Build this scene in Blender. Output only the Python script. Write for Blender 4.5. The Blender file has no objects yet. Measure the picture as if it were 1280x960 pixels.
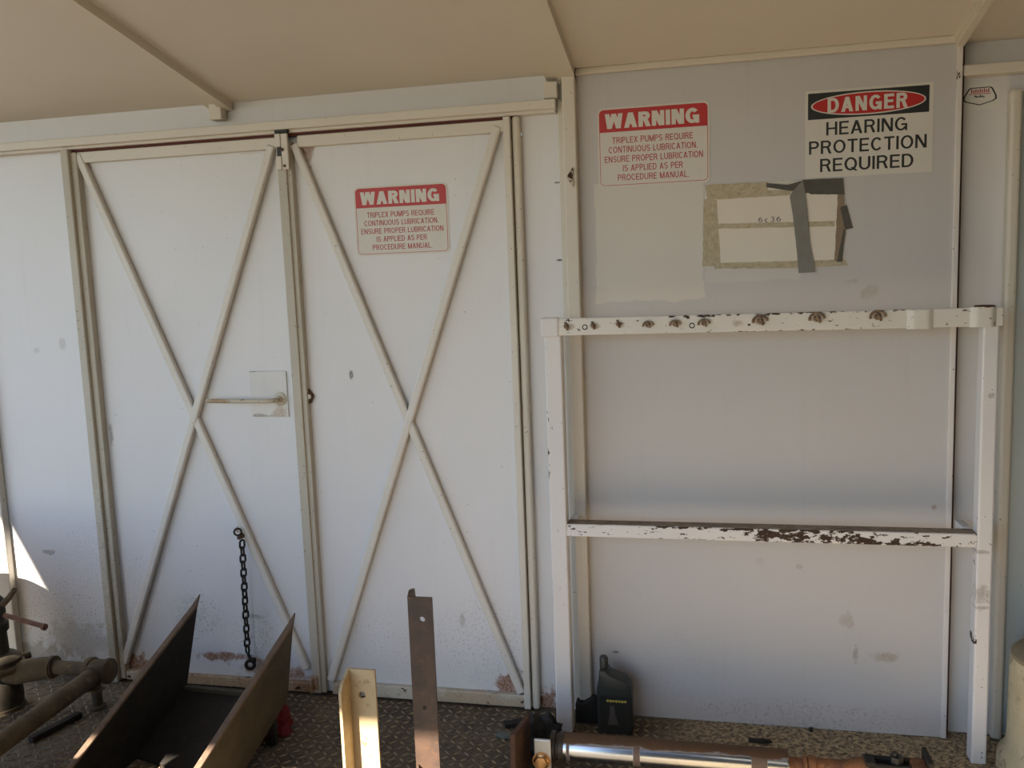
import bpy, bmesh, math, random
from mathutils import Vector, Matrix, noise as mnoise
from math import radians as RAD, pi as PI

random.seed(7)
S = bpy.context.scene
COL = S.collection

# ------------------------------------------------------------------ camera
CAM_D, CAM_Z, F_PX = 3.0, 1.575, 1100.0
YAW, PITCH, ROLL = 0.21877849396862495, 0.12287492754217784, -0.037132271021017696
_f0 = Vector((-math.sin(YAW), math.cos(YAW), 0)); _r0 = Vector((math.cos(YAW), math.sin(YAW), 0)); _u0 = Vector((0, 0, 1))
C_F = _f0 * math.cos(PITCH) - _u0 * math.sin(PITCH)
_u = _u0 * math.cos(PITCH) + _f0 * math.sin(PITCH)
C_R = _r0 * math.cos(ROLL) + _u * math.sin(ROLL)
C_U = _u * math.cos(ROLL) - _r0 * math.sin(ROLL)
C_O = Vector((0, -CAM_D, CAM_Z))
cd = bpy.data.cameras.new('camera'); cam = bpy.data.objects.new('camera', cd); COL.objects.link(cam)
cd.sensor_width = 36; cd.lens = F_PX / 1280 * 36; cd.clip_start = 0.05; cd.clip_end = 200
mw = Matrix((C_R, C_U, -C_F)).transposed().to_4x4(); mw.translation = C_O
cam.matrix_world = mw
S.camera = cam

def at(px, py, Y=0.0):
    """measure a photo point on the vertical plane at depth Y"""
    d = C_R * ((px - 640) / F_PX) - C_U * ((py - 480) / F_PX) + C_F
    return C_O + d * ((Y + CAM_D) / d.y)
def atz(px, py, z=0.0):
    """measure a photo point on the horizontal plane at height z"""
    d = C_R * ((px - 640) / F_PX) - C_U * ((py - 480) / F_PX) + C_F
    return C_O + d * ((z - CAM_Z) / d.z)

# ------------------------------------------------------------------ light
S.view_settings.view_transform = 'Standard'; S.view_settings.look = 'None'
S.view_settings.gamma = 1.0; S.view_settings.use_curve_mapping = False
S.view_settings.exposure = -2.14
SUN_DIR = Vector((-0.33, -1.0, 0.85)).normalized()          # towards the sun
sl = bpy.data.lights.new('sun', 'SUN'); sl.energy = 110.0; sl.angle = RAD(0.6); sl.color = (1.0, 0.90, 0.76)
so = bpy.data.objects.new('sun', sl); COL.objects.link(so)
so.rotation_euler = SUN_DIR.to_track_quat('Z', 'Y').to_euler(); so.location = (-3, -6, 8)
W = bpy.data.worlds.new('sky'); S.world = W; W.use_nodes = True
wn = W.node_tree.nodes; wl = W.node_tree.links
sky = wn.new('ShaderNodeTexSky'); sky.sky_type = 'NISHITA'; sky.sun_disc = False
sky.sun_elevation = math.asin(SUN_DIR.z); sky.sun_rotation = math.atan2(SUN_DIR.x, SUN_DIR.y)
sky.air_density = 1.0; sky.dust_density = 0.3; sky.ozone_density = 3.5
wn['Background'].inputs['Strength'].default_value = 1.40
wl.new(sky.outputs[0], wn['Background'].inputs[0])

# ------------------------------------------------------------------ material helpers
def newmat(name):
    m = bpy.data.materials.new(name); m.use_nodes = True
    return m, m.node_tree.nodes, m.node_tree.links, m.node_tree.nodes['Principled BSDF']
class NT:
    def __init__(s, m): s.n = m.node_tree.nodes; s.l = m.node_tree.links; s._pos = None; s.bs = s.n['Principled BSDF']
    def pos(s):
        if s._pos is None: s._pos = s.n.new('ShaderNodeNewGeometry').outputs['Position']
        return s._pos
    def setin(s, sock, v):
        if hasattr(v, 'links') or isinstance(v, bpy.types.NodeSocket): s.l.new(v, sock)
        else: sock.default_value = v
    def math(s, op, a, b=0.0, c=None, clamp=False):
        k = s.n.new('ShaderNodeMath'); k.operation = op; k.use_clamp = clamp
        s.setin(k.inputs[0], a); s.setin(k.inputs[1], b)
        if c is not None: s.setin(k.inputs[2], c)
        return k.outputs[0]
    def noise(s, scale, detail=3.0, rough=0.5, stretch=None, off=(0, 0, 0), dist=0.0):
        k = s.n.new('ShaderNodeTexNoise'); k.inputs['Scale'].default_value = scale
        k.inputs['Detail'].default_value = detail; k.inputs['Roughness'].default_value = rough; k.inputs['Distortion'].default_value = dist
        mp = s.n.new('ShaderNodeMapping'); s.l.new(s.pos(), mp.inputs[0]); mp.inputs['Location'].default_value = off
        if stretch: mp.inputs['Scale'].default_value = stretch
        s.l.new(mp.outputs[0], k.inputs['Vector'])
        return k.outputs['Fac']
    def voronoi(s, scale, stretch=None):
        k = s.n.new('ShaderNodeTexVoronoi'); k.inputs['Scale'].default_value = scale
        mp = s.n.new('ShaderNodeMapping'); s.l.new(s.pos(), mp.inputs[0])
        if stretch: mp.inputs['Scale'].default_value = stretch
        s.l.new(mp.outputs[0], k.inputs['Vector']); return k.outputs['Distance']
    def step(s, v, a, b):
        k = s.n.new('ShaderNodeMapRange'); k.interpolation_type = 'SMOOTHSTEP'
        s.setin(k.inputs[0], v); k.inputs[1].default_value = a; k.inputs[2].default_value = b
        k.inputs[3].default_value = 0; k.inputs[4].default_value = 1; return k.outputs[0]
    def mix(s, fac, a, b):
        k = s.n.new('ShaderNodeMix'); k.data_type = 'RGBA'
        s.setin(k.inputs[0], fac)
        for sock, v in ((k.inputs[6], a), (k.inputs[7], b)):
            if isinstance(v, tuple): sock.default_value = (*v, 1) if len(v) == 3 else v
            else: s.l.new(v, sock)
        return k.outputs[2]
    def xyz(s):
        k = s.n.new('ShaderNodeSeparateXYZ'); s.l.new(s.pos(), k.inputs[0]); return k.outputs
    def bump(s, h, strength=0.3, dist=0.002):
        k = s.n.new('ShaderNodeBump'); k.inputs['Strength'].default_value = strength; k.inputs['Distance'].default_value = dist
        s.l.new(h, k.inputs['Height']); s.l.new(k.outputs[0], s.bs.inputs['Normal'])
    def spot(s, x0, z0, rx, rz, ncs, amp=0.9):
        x, y, z = s.xyz()
        a = s.math('DIVIDE', s.math('SUBTRACT', x, x0), rx); b = s.math('DIVIDE', s.math('SUBTRACT', z, z0), rz)
        d = s.math('SQRT', s.math('ADD', s.math('MULTIPLY', a, a), s.math('MULTIPLY', b, b)))
        d = s.math('ADD', d, s.math('MULTIPLY', s.math('SUBTRACT', ncs, 0.5), amp * 2))
        return s.step(d, 1.05, 0.5)

RUST = (0.24, 0.082, 0.012); DRUST = (0.055, 0.028, 0.016); GRIME = (0.22, 0.19, 0.15); MOULD = (0.16, 0.17, 0.15)
def paint(name, base, var=0.05, speck=0.69, rough=0.42, spots=(), splats=(), chips=None, streak=True, speck_col=(0.10, 0.07, 0.05)):
    """old sprayed paint: faint mottling, dark flecks, shaped rust / grime marks, flaked patches"""
    m, n, l, bs = newmat(name); t = NT(m)
    dk = tuple(c * (1 - var * 2.2) for c in base); lt = tuple(min(1, c * (1 + var)) for c in base)
    col = t.mix(t.noise(2.2, 4, 0.6), dk, lt)
    if streak: col = t.mix(t.math('MULTIPLY', t.step(t.noise(9, 3, 0.6, stretch=(3.0, 3.0, 0.18)), 0.55, 0.75), 0.16), col, tuple(c * 0.82 for c in base))
    if speck: col = t.mix(t.math('MULTIPLY', t.step(t.noise(85, 2, 0.5, off=(3, 1, 7)), speck + .045, speck + 0.085), 0.7), col, speck_col)
    if spots or splats: nz = t.noise(24, 4, 0.65); fine = t.noise(130, 4, 0.7, off=(9, 2, 1))
    if spots: ragged = t.math('ADD', t.math('MULTIPLY', t.step(fine, 0.38, 0.62), 0.4), 0.6)
    for (x0, z0, rx, rz, c, k) in spots:
        col = t.mix(t.math('MULTIPLY', t.math('MULTIPLY', t.spot(x0, z0, rx, rz, nz, 1.2), k), ragged), col, c)
    for (x0, z0, rx, rz, c, k) in splats:
        mk = t.math('MULTIPLY', t.spot(x0, z0, rx, rz, nz, 0.5), t.step(fine, 0.52, 0.66))
        col = t.mix(t.math('MULTIPLY', mk, k * .8), col, c)
    r = rough
    if chips:                                   # (threshold, scale, (stretch), list of spots that raise the flaking)
        th, sc, st, where = chips
        base_n = t.noise(sc, 5, 0.62, stretch=st, off=(1.3, 0, 4.1))
        if where:
            nz2 = t.noise(15, 3, 0.6); ad = None
            for (x0, z0, rx, rz, k) in where:
                q = t.math('MULTIPLY', t.spot(x0, z0, rx, rz, nz2, 0.35), k); ad = q if ad is None else t.math('MAXIMUM', ad, q)
            base_n = t.math('ADD', base_n, ad)
        mk = t.step(base_n, th, th + 0.025)
        col = t.mix(mk, col, t.mix(t.noise(60, 3), (0.028, 0.018, 0.012), (0.08, 0.045, 0.026)))
        r = t.math('ADD', t.math('MULTIPLY', mk, 0.45), rough)
    l.new(col, bs.inputs['Base Color']); t.setin(bs.inputs['Roughness'], r)
    t.bump(t.noise(170, 2), 0.08, 0.001)
    return m
def plain(name, c, rough=0.6, metal=0.0, var=0.25, scale=18, c2=None, bump=0.15, spec=None):
    m, n, l, bs = newmat(name); t = NT(m)
    col = t.mix(t.noise(scale, 5, 0.65), tuple(x * (1 - var) for x in c), c2 if c2 else tuple(min(1, x * (1 + var)) for x in c))
    l.new(col, bs.inputs['Base Color']); bs.inputs['Roughness'].default_value = rough; bs.inputs['Metallic'].default_value = metal
    if spec is not None: bs.inputs['Specular IOR Level'].default_value = spec
    if bump: t.bump(t.noise(scale * 4, 4, 0.6), bump, 0.003)
    return m
def rusty(name, c1, c2, c3, scale=14, rough=0.8, metal=0.0, bump=0.3):
    m, n, l, bs = newmat(name); t = NT(m)
    col = t.mix(t.step(t.noise(scale, 5, 0.65), 0.35, 0.65), c1, c2)
    col = t.mix(t.step(t.noise(scale * 2.7, 4, 0.7, off=(5, 2, 8)), 0.55, 0.7), col, c3)
    l.new(col, bs.inputs['Base Color']); bs.inputs['Roughness'].default_value = rough; bs.inputs['Metallic'].default_value = metal
    t.bump(t.noise(scale * 5, 4, 0.65), bump, 0.003)
    return m

# ------------------------------------------------------------------ mesh helpers
ORG = {}
class MB:
    """collects shapes in world coordinates and links them as ONE mesh object"""
    def __init__(s): s.b = bmesh.new()
    def _add(s, tmp, M=None):
        if M is not None: bmesh.ops.transform(tmp, matrix=M, verts=tmp.verts)
        me = bpy.data.meshes.new('tmp'); tmp.to_mesh(me); tmp.free(); s.b.from_mesh(me); bpy.data.meshes.remove(me)
    def box(s, x0, x1, y0, y1, z0, z1, bev=0.0, seg=2, M=None):
        t = bmesh.new(); bmesh.ops.create_cube(t, size=1)
        bmesh.ops.transform(t, matrix=Matrix.Translation(((x0+x1)/2, (y0+y1)/2, (z0+z1)/2)) @ Matrix.Diagonal((abs(x1-x0), abs(y1-y0), abs(z1-z0), 1)), verts=t.verts)
        if bev: bmesh.ops.bevel(t, geom=t.edges[:], offset=bev, segments=seg, affect='EDGES', profile=0.5)
        s._add(t, M); return s
    def bar(s, p0, p1, w, d, bev=0.003, normal=(0, -1, 0)):
        """straight bar of width w (across) and depth d (along normal) from p0 to p1"""
        p0, p1 = Vector(p0), Vector(p1); L = (p1 - p0).length; z = (p1 - p0).normalized(); y = Vector(normal)
        x = y.cross(z).normalized(); y = z.cross(x)
        M = Matrix((x, y, z)).transposed().to_4x4(); M.translation = (p0 + p1) / 2
        return s.box(-w/2, w/2, -d/2, d/2, -L/2, L/2, bev, 2, M)
    def cyl(s, p0, p1, r, r2=None, seg=28, bev=0.0):
        p0, p1 = Vector(p0), Vector(p1); t = bmesh.new(); L = (p1 - p0).length
        bmesh.ops.create_cone(t, cap_ends=True, segments=seg, radius1=r, radius2=r if r2 is None else r2, depth=L)
        if bev:
            ed = [e for e in t.edges if len(e.link_faces) == 2 and any(len(f.verts) > 4 for f in e.link_faces)]
            bmesh.ops.bevel(t, geom=ed, offset=bev, segments=2, affect='EDGES', profile=0.5)
        M = (p1 - p0).to_track_quat('Z', 'Y').to_matrix().to_4x4(); M.translation = (p0 + p1) / 2
        s._add(t, M); return s
    def lathe(s, base, axis, prof, seg=32):
        """profile of (radius, height) turned about axis from base"""
        t = bmesh.new(); rings = []
        for r, h in prof:
            rings.append([t.verts.new((max(r, 1e-4) * math.cos(2*PI*k/seg), max(r, 1e-4) * math.sin(2*PI*k/seg), h)) for k in range(seg)])
        for a, b in zip(rings, rings[1:]):
            for k in range(seg): t.faces.new((a[k], a[(k+1) % seg], b[(k+1) % seg], b[k]))
        t.faces.new(list(reversed(rings[0]))); t.faces.new(rings[-1])
        M = Vector(axis).to_track_quat('Z', 'Y').to_matrix().to_4x4(); M.translation = Vector(base)
        s._add(t, M); return s
    def tube(s, pts, r, seg=14, closed=False, cap=True):
        pts = [Vector(p) for p in pts]; n = len(pts); rs = r if isinstance(r, (list, tuple)) else [r] * n
        t = bmesh.new(); rings = []; up = None
        for i, p in enumerate(pts):
            a = pts[(i-1) % n] if (closed or i) else p; b = pts[(i+1) % n] if (closed or i < n-1) else p
            d = (b - a).normalized()
            if up is None: up = d.orthogonal().normalized()
            up = (up - d * up.dot(d)).normalized(); side = d.cross(up)
            rings.append([t.verts.new(p + (up * math.cos(2*PI*k/seg) + side * math.sin(2*PI*k/seg)) * rs[i]) for k in range(seg)])
        pr = list(zip(rings, rings[1:])) + ([(rings[-1], rings[0])] if closed else [])
        for A, B in pr:
            off = 0
            if closed and A is rings[-1]:
                off = min(range(seg), key=lambda o: (A[0].co - B[o].co).length)
            for k in range(seg): t.faces.new((A[k], A[(k+1) % seg], B[(k+1+off) % seg], B[(k+off) % seg]))
        if cap and not closed: t.faces.new(list(reversed(rings[0]))); t.faces.new(rings[-1])
        bmesh.ops.recalc_face_normals(t, faces=t.faces)
        s._add(t); return s
    def prism(s, poly, vec, bev=0.0):
        """polygon of 3-D points extruded by vec"""
        t = bmesh.new(); vec = Vector(vec); A = [t.verts.new(Vector(p)) for p in poly]; B = [t.verts.new(Vector(p) + vec) for p in poly]
        t.faces.new(A); t.faces.new(list(reversed(B)))
        for i in range(len(A)): j = (i+1) % len(A); t.faces.new((A[j], A[i], B[i], B[j]))
        bmesh.ops.recalc_face_normals(t, faces=t.faces)
        if bev: bmesh.ops.bevel(t, geom=t.edges[:], offset=bev, segments=2, affect='EDGES', profile=0.5)
        s._add(t); return s
    def plate_holes(s, w, h, t, holes, M, chamfer=None, seg=20):
        """plate in local XZ (x 0..w, z 0..h), thickness t along +y, real round holes (x, z, r)"""
        zs = sorted(holes, key=lambda q: q[1]); cuts = [0.0]
        for i in range(len(zs) - 1): cuts.append((zs[i][1] + zs[i+1][1]) / 2)
        cuts.append(h)
        tm = bmesh.new()
        def V(x, y, z): return tm.verts.new((x, y, z))
        for i, (hx, hz, hr) in enumerate(zs):
            z0, z1 = cuts[i], cuts[i+1]; out, inn = [], []
            for k in range(seg):
                a = 2*PI*(k + 0.5)/seg; c, sn = math.cos(a), math.sin(a)
                tx = ((w - hx) if c > 0 else hx) / abs(c) if abs(c) > 1e-6 else 1e9
                tz = ((z1 - hz) if sn > 0 else (hz - z0)) / abs(sn) if abs(sn) > 1e-6 else 1e9
                q = min(tx, tz); out.append((hx + c*q, hz + sn*q)); inn.append((hx + c*hr, hz + sn*hr))
            corners = [(0, z0), (w, z0), (w, z1), (0, z1)]
            for y, fl in ((0, False), (t, True)):
                O = [V(p[0], y, p[1]) for p in out]; I = [V(p[0], y, p[1]) for p in inn]
                for k in range(seg):
                    j = (k+1) % seg; vs = [I[k], I[j], O[j], O[k]]
                    a, b = out[k], out[j]
                    for cx, cz in corners:      # close the corner between two rays
                        if abs(a[0]-b[0]) > 1e-6 and abs(a[1]-b[1]) > 1e-6:
                            if (abs(a[0]-cx) < 1e-6 or abs(a[1]-cz) < 1e-6) and (abs(b[0]-cx) < 1e-6 or abs(b[1]-cz) < 1e-6) and min(abs(a[0]-cx)+abs(b[1]-cz), abs(a[1]-cz)+abs(b[0]-cx)) < 1e-5:
                                vs = [I[k], I[j], O[j], V(cx, y, cz), O[k]]
                    tm.faces.new(vs if not fl else list(reversed(vs)))
            A = [V(p[0], 0, p[1]) for p in inn]; B = [V(p[0], t, p[1]) for p in inn]
            for k in range(seg): j = (k+1) % seg; tm.faces.new((A[k], B[k], B[j], A[j]))
        for (xa, za, xb, zb) in ((0, 0, w, 0), (w, 0, w, h), (w, h, 0, h), (0, h, 0, 0)):
            tm.faces.new([V(xa, 0, za), V(xa, t, za), V(xb, t, zb), V(xb, 0, zb)])
        bmesh.ops.remove_doubles(tm, verts=tm.verts, dist=1e-6)
        bmesh.ops.recalc_face_normals(tm, faces=tm.faces)
        s._add(tm, M); return s
    def build(s, name, mat, parent=None, smooth=None):
        org = ORG.get(parent.name, Vector((0, 0, 0))) if parent else Vector((0, 0, 0))
        me = bpy.data.meshes.new(name); bmesh.ops.transform(s.b, matrix=Matrix.Translation(-org), verts=s.b.verts)
        s.b.to_mesh(me); s.b.free(); me.materials.append(mat)
        o = bpy.data.objects.new(name, me); COL.objects.link(o)
        if parent: o.parent = parent
        ORG[o.name] = org
        if smooth is not None:
            me.polygons.foreach_set('use_smooth', [True] * len(me.polygons))
            try: me.set_sharp_from_angle(angle=RAD(smooth))
            except Exception: pass
        return o
def empty(name, loc):
    o = bpy.data.objects.new(name, None); COL.objects.link(o); o.location = loc; o.empty_display_size = 0.05
    ORG[o.name] = Vector(loc); return o
def tag(o, label, cat, group=None):
    o['label'] = label; o['category'] = cat
    if group: o['group'] = group
    return o
def struct(o): o['kind'] = 'structure'; return o
def recentre(o):
    """put a mesh thing's origin at the bottom centre of its shape"""
    me = o.data; xs = [v.co for v in me.vertices]
    c = Vector(((min(v.x for v in xs)+max(v.x for v in xs))/2, (min(v.y for v in xs)+max(v.y for v in xs))/2, min(v.z for v in xs)))
    me.transform(Matrix.Translation(-c)); o.location = c; return o
def glyph(ch, s):
    """plain grotesque capital: list of polygons in a box of height 1, stroke s; returns (polys, width)"""
    P = []
    def rect(x0, y0, x1, y1): P.append([(x0, y0), (x1, y0), (x1, y1), (x0, y1)])
    def par(x0, y0, x1, y1, t): P.append([(x0 - t/2, y0), (x0 + t/2, y0), (x1 + t/2, y1), (x1 - t/2, y1)])
    def arc(cx, cy, rx, ry, a0, a1, n=18):
        pts = [(RAD(a0 + (a1-a0)*k/n)) for k in range(n+1)]
        for a, b in zip(pts, pts[1:]):
            P.append([(cx + (rx-s)*math.cos(a), cy + (ry-s*.92)*math.sin(a)), (cx + rx*math.cos(a), cy + ry*math.sin(a)), (cx + rx*math.cos(b), cy + ry*math.sin(b)), (cx + (rx-s)*math.cos(b), cy + (ry-s*.92)*math.sin(b))])
    def bowl(y0, y1, w, r):
        rect(0, y0, w-r, y0 + s*.92); rect(0, y1 - s*.92, w-r, y1); arc(w-r, (y0+y1)/2, r, (y1-y0)/2, -90, 90)
    h = s*.92
    if ch == 'A': w = .74; t = s*1.1; par(t/2, 0, w/2, 1, t); par(w - t/2, 0, w/2, 1, t); rect(.17, .23, w - .17, .23 + h*.9)
    elif ch == 'B': w = .66; rect(0, 0, s, 1); bowl(0, .54, w, .27); bowl(.54 - h, 1, w - .03, .25)
    elif ch == 'C': w = .70; arc(.36, .5, .36, .5, 38, 322, 30)
    elif ch == 'D': w = .70; rect(0, 0, s, 1); bowl(0, 1, w, .38)
    elif ch == 'E': w = .60; rect(0, 0, s, 1); rect(0, 0, w, h); rect(0, 1-h, w, 1); rect(0, .5 - h*.4, w - .05, .5 + h*.55)
    elif ch == 'G': w = .76; arc(w/2, .5, w/2, .5, 40, 330, 30); rect(w*.52, .5 - h*.75, w, .5 + h*.2); rect(w - s*.85, 0, w, .5)
    elif ch == 'H': w = .70; rect(0, 0, s, 1); rect(w-s, 0, w, 1); rect(0, .5 - h*.4, w, .5 + h*.55)
    elif ch == 'I': w = s; rect(0, 0, s, 1)
    elif ch == 'L': w = .54; rect(0, 0, s, 1); rect(0, 0, w, h)
    elif ch == 'M': w = .84; rect(0, 0, s*.95, 1); rect(w - s*.95, 0, w, 1); par(w/2, 0, s*.55, 1, s*1.1); par(w/2, 0, w - s*.55, 1, s*1.1)
    elif ch == 'N': w = .70; rect(0, 0, s*.97, 1); rect(w - s*.97, 0, w, 1); par(w - s*.62, 0, s*.62, 1, s*1.2)
    elif ch == 'O': w = .78; arc(w/2, .5, w/2, .5, 0, 360, 36)
    elif ch == 'P': w = .64; rect(0, 0, s, 1); bowl(.42, 1, w, .28)
    elif ch == 'Q': w = .78; arc(w/2, .5, w/2, .5, 0, 360, 36); par(w - .03, -.03, w*.58, .24, s*1.2)
    elif ch == 'R': w = .68; rect(0, 0, s, 1); bowl(.44, 1, w - .03, .27); par(w - s*.5, 0, w - s*.5 - .16, .46, s*1.1)
    elif ch == 'S': w = .66; r = (1 + h)/4; arc(w/2, 1 - r, w/2 - .015, r, 25, 270, 24); arc(w/2, r, w/2, r, 90, -155, 24)
    elif ch == 'T': w = .64; rect(w/2 - s/2, 0, w/2 + s/2, 1); rect(0, 1-h, w, 1)
    elif ch == 'U': w = .70; rect(0, .34, s, 1); rect(w-s, .34, w, 1); arc(w/2, .36, w/2, .36, 180, 360)
    elif ch == 'W': w = 1.02; t = s*1.05; par(w*.25, 0, t/2, 1, t); par(w*.25, 0, w/2, 1, t); par(w*.75, 0, w/2, 1, t); par(w*.75, 0, w - t/2, 1, t)
    elif ch == 'X': w = .70; t = s*1.15; par(t/2, 0, w - t/2, 1, t); par(w - t/2, 0, t/2, 1, t)
    elif ch == '.': w = s; rect(0, 0, s, h)
    elif ch == '6': w = .62; arc(w/2, .33, w/2, .33, 0, 360, 30); arc(w/2 + .18, .36, w/2 + .18, .64, 180, 95, 14)
    elif ch == '3': w = .58; arc(w/2, .75, w/2 - .02, .25, 150, -80); arc(w/2, .28, w/2, .28, 85, -150)
    elif ch == 'c': w = .52; arc(w/2, .33, w/2, .33, 45, 315, 24)
    else: w = .30
    return P, w
def lettering(txt, x0, x1, z0, z1, Y, mat, parent, name='lettering', stroke=.14, extrude=0.0003, gap=.11):
    """words as raised letters fitted to a box on a wall plane, facing -Y"""
    polys, cx = [], 0.0
    for ch in txt:
        P, w = glyph(ch, stroke)
        polys += [[(cx + a, b) for a, b in q] for q in P]; cx += w + gap
    W_ = cx - gap; org = ORG.get(parent.name, Vector()); t = bmesh.new()
    for qi, q in enumerate(polys):
        dpt = extrude + (qi % 9) * 3.5e-5
        pts = [Vector((x0 + (x1-x0)*a/W_, Y, z0 + (z1-z0)*b)) - org for a, b in q]
        A = [t.verts.new(p) for p in pts]; B = [t.verts.new(p - Vector((0, dpt, 0))) for p in pts]
        t.faces.new(A); t.faces.new(list(reversed(B)))
        for k in range(len(A)): j = (k+1) % len(A); t.faces.new((A[j], A[k], B[k], B[j]))
    bmesh.ops.recalc_face_normals(t, faces=t.faces)
    me = bpy.data.meshes.new(name); t.to_mesh(me); t.free(); me.materials.append(mat)
    o = bpy.data.objects.new(name, me); COL.objects.link(o); o.parent = parent; ORG[o.name] = org
    return o
def rrect(x0, x1, z0, z1, r, Y, seg=5):
    out = []
    for cx, cz, a0 in ((x1-r, z0+r, -90), (x1-r, z1-r, 0), (x0+r, z1-r, 90), (x0+r, z0+r, 180)):
        for k in range(seg+1):
            a = RAD(a0 + 90*k/seg); out.append(Vector((cx + r*math.cos(a), Y, cz + r*math.sin(a))))
    return out
def ring_plate(mb, outer, inner, th):
    t = bmesh.new(); v = Vector((0, -th, 0)); n = len(outer)
    A = [t.verts.new(p) for p in outer]; B = [t.verts.new(p) for p in inner]
    A2 = [t.verts.new(p + v) for p in outer]; B2 = [t.verts.new(p + v) for p in inner]
    for k in range(n):
        j = (k+1) % n
        t.faces.new((A2[k], A2[j], B2[j], B2[k])); t.faces.new((A[j], A[k], B[k], B[j]))
        t.faces.new((A[k], A[j], A2[j], A2[k])); t.faces.new((B[j], B[k], B2[k], B2[j]))
    bmesh.ops.recalc_face_normals(t, faces=t.faces); mb._add(t); return mb
def X(px, py, Y=0.0): return at(px, py, Y).x
def Z(px, py, Y=0.0): return at(px, py, Y).z

# ------------------------------------------------------------------ materials
WHITE = (0.705, 0.695, 0.695); CREAM = (0.66, 0.61, 0.52)
def sp(px, py, rx, rz, c, k): p = at(px, py); return (p.x, p.z, rx, rz, c, k)
m_ceil = paint('ceiling paint', (0.66, 0.61, 0.525), 0.04, 0.78, 0.55, streak=False)
m_beam = paint('beam paint', (0.66, 0.61, 0.51), 0.05, 0.72, 0.5, streak=False)
m_trim = paint('cream trim paint', CREAM, 0.06, 0.66, 0.45)
m_jamb = paint('dirty jamb paint', (0.50, 0.455, 0.365), 0.10, 0.64, 0.5, splats=[(-2.3, .35, .2, .6, (0.2, 0.15, 0.09), .8)])
m_rail = paint('rail paint', (0.68, 0.63, 0.55), 0.05, 0.70, 0.45, chips=(0.70, 26, (1, 1, 3), []), streak=False)
m_sheet = paint('white sheet paint', WHITE, 0.035, 0.715, 0.38,
    spots=[sp(20, 815, .34, .06, (0.30, 0.22, 0.14), .7), sp(100, 800, .2, .10, (0.36, 0.30, 0.22), .5), sp(60, 690, .035, .012, GRIME, .7),
           sp(684, 882, .06, .08, RUST, 1), sp(660, 872, .08, .03, RUST, .9), sp(698, 228, .016, .004, (0.03, 0.03, 0.03), 1), sp(700, 325, .016, .004, (0.03, 0.03, 0.03), 1),
           sp(78, 430, .02, .03, GRIME, .35), sp(45, 438, .02, .02, GRIME, .3)],
    splats=[sp(70, 770, .3, .2, (0.24, 0.19, 0.14), .8), sp(110, 720, .2, .3, GRIME, .5)])
m_door = paint('white door paint', WHITE, 0.035, 0.71, 0.38,
    spots=[sp(168, 836, .10, .09, RUST, 1), sp(106, 192, .03, .08, RUST, .7), sp(384, 180, .035, .09, RUST, .9), sp(640, 860, .07, .08, RUST, 1),
           sp(285, 820, .15, .02, RUST, .95), sp(340, 835, .18, .04, (0.32, 0.17, 0.06), .85), sp(320, 770, .04, .012, GRIME, .5), sp(140, 543, .012, .05, (0.12, 0.11, 0.1), .6),
           sp(440, 468, .010, .020, (0.07, 0.06, 0.05), .95), sp(375, 850, .05, .04, (0.22, 0.1, 0.04), .6), sp(243, 770, .09, .08, (0.5, 0.52, 0.48), .5),
           sp(578, 772, .014, .03, GRIME, .45), sp(300, 662, .02, .015, RUST, .8), sp(135, 180, .14, .004, (0.5, 0.36, 0.2), .6), sp(313, 192, .05, .003, (0.5, 0.36, 0.2), .6)],
    splats=[sp(248, 768, .14, .13, (0.16, 0.19, 0.16), .8), sp(320, 790, .12, .12, (0.2, 0.16, 0.12), .75), sp(600, 800, .22, .2, GRIME, .5), sp(480, 800, .2, .2, GRIME, .3), sp(180, 740, .1, .2, GRIME, .4)])
pa, pb = at(742, 236, -.02), at(1000, 372, -.02)
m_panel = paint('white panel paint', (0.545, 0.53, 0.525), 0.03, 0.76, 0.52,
    spots=[(-.255, 1.90, .12, .05, (0.735, 0.69, 0.60), .0),
           sp(1085, 365, .03, .03, (0.35, 0.3, 0.22), .45), sp(1065, 352, .03, .012, (0.35, 0.3, 0.22), .4),
           sp(1058, 772, .028, .028, (0.33, 0.28, 0.23), .5), sp(1108, 818, .05, .02, (0.3, 0.23, 0.15), .6), sp(1068, 812, .012, .04, GRIME, .6), sp(1165, 632, .012, .012, RUST, .7),
           sp(752, 360, .03, .012, GRIME, .3), sp(770, 812, .014, .006, (0.05, 0.04, 0.04), .9), sp(998, 706, .012, .012, RUST, .3), sp(950, 700, .02, .02, GRIME, .15)],
    splats=[sp(1000, 890, .45, .07, (0.22, 0.19, 0.16), .7), sp(850, 850, .2, .25, (0.35, 0.32, 0.29), .35)])
# the repainted cream patch below the left warning sign, with its wavy brushed edge
def add_patch(m, x0, x1, z0, z1, c, k, wob=0.05):
    t = NT(m); src = t.bs.inputs['Base Color'].links[0].from_socket; x, y, z = t.xyz(); nz = t.math('MULTIPLY', t.math('SUBTRACT', t.noise(7, 4, 0.6), 0.5), wob)
    f = t.step(t.math('ADD', x, nz), x0, x0 + .006)
    f = t.math('MULTIPLY', f, t.step(t.math('ADD', x, nz), x1, x1 - .006))
    f = t.math('MULTIPLY', f, t.step(t.math('ADD', z, nz), z0, z0 + .006))
    f = t.math('MULTIPLY', f, t.step(t.math('ADD', z, nz), z1, z1 - .006))
    t.l.new(t.mix(t.math('MULTIPLY', f, k), src, c), t.bs.inputs['Base Color'])
add_patch(m_panel, pa.x, X(880, 300), pb.z, pa.z + .02, (0.65, 0.62, 0.55), .8)
add_patch(m_panel, X(880, 300), X(1000, 300), Z(950, 352), Z(950, 300), (0.64, 0.62, 0.56), .45)
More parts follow.
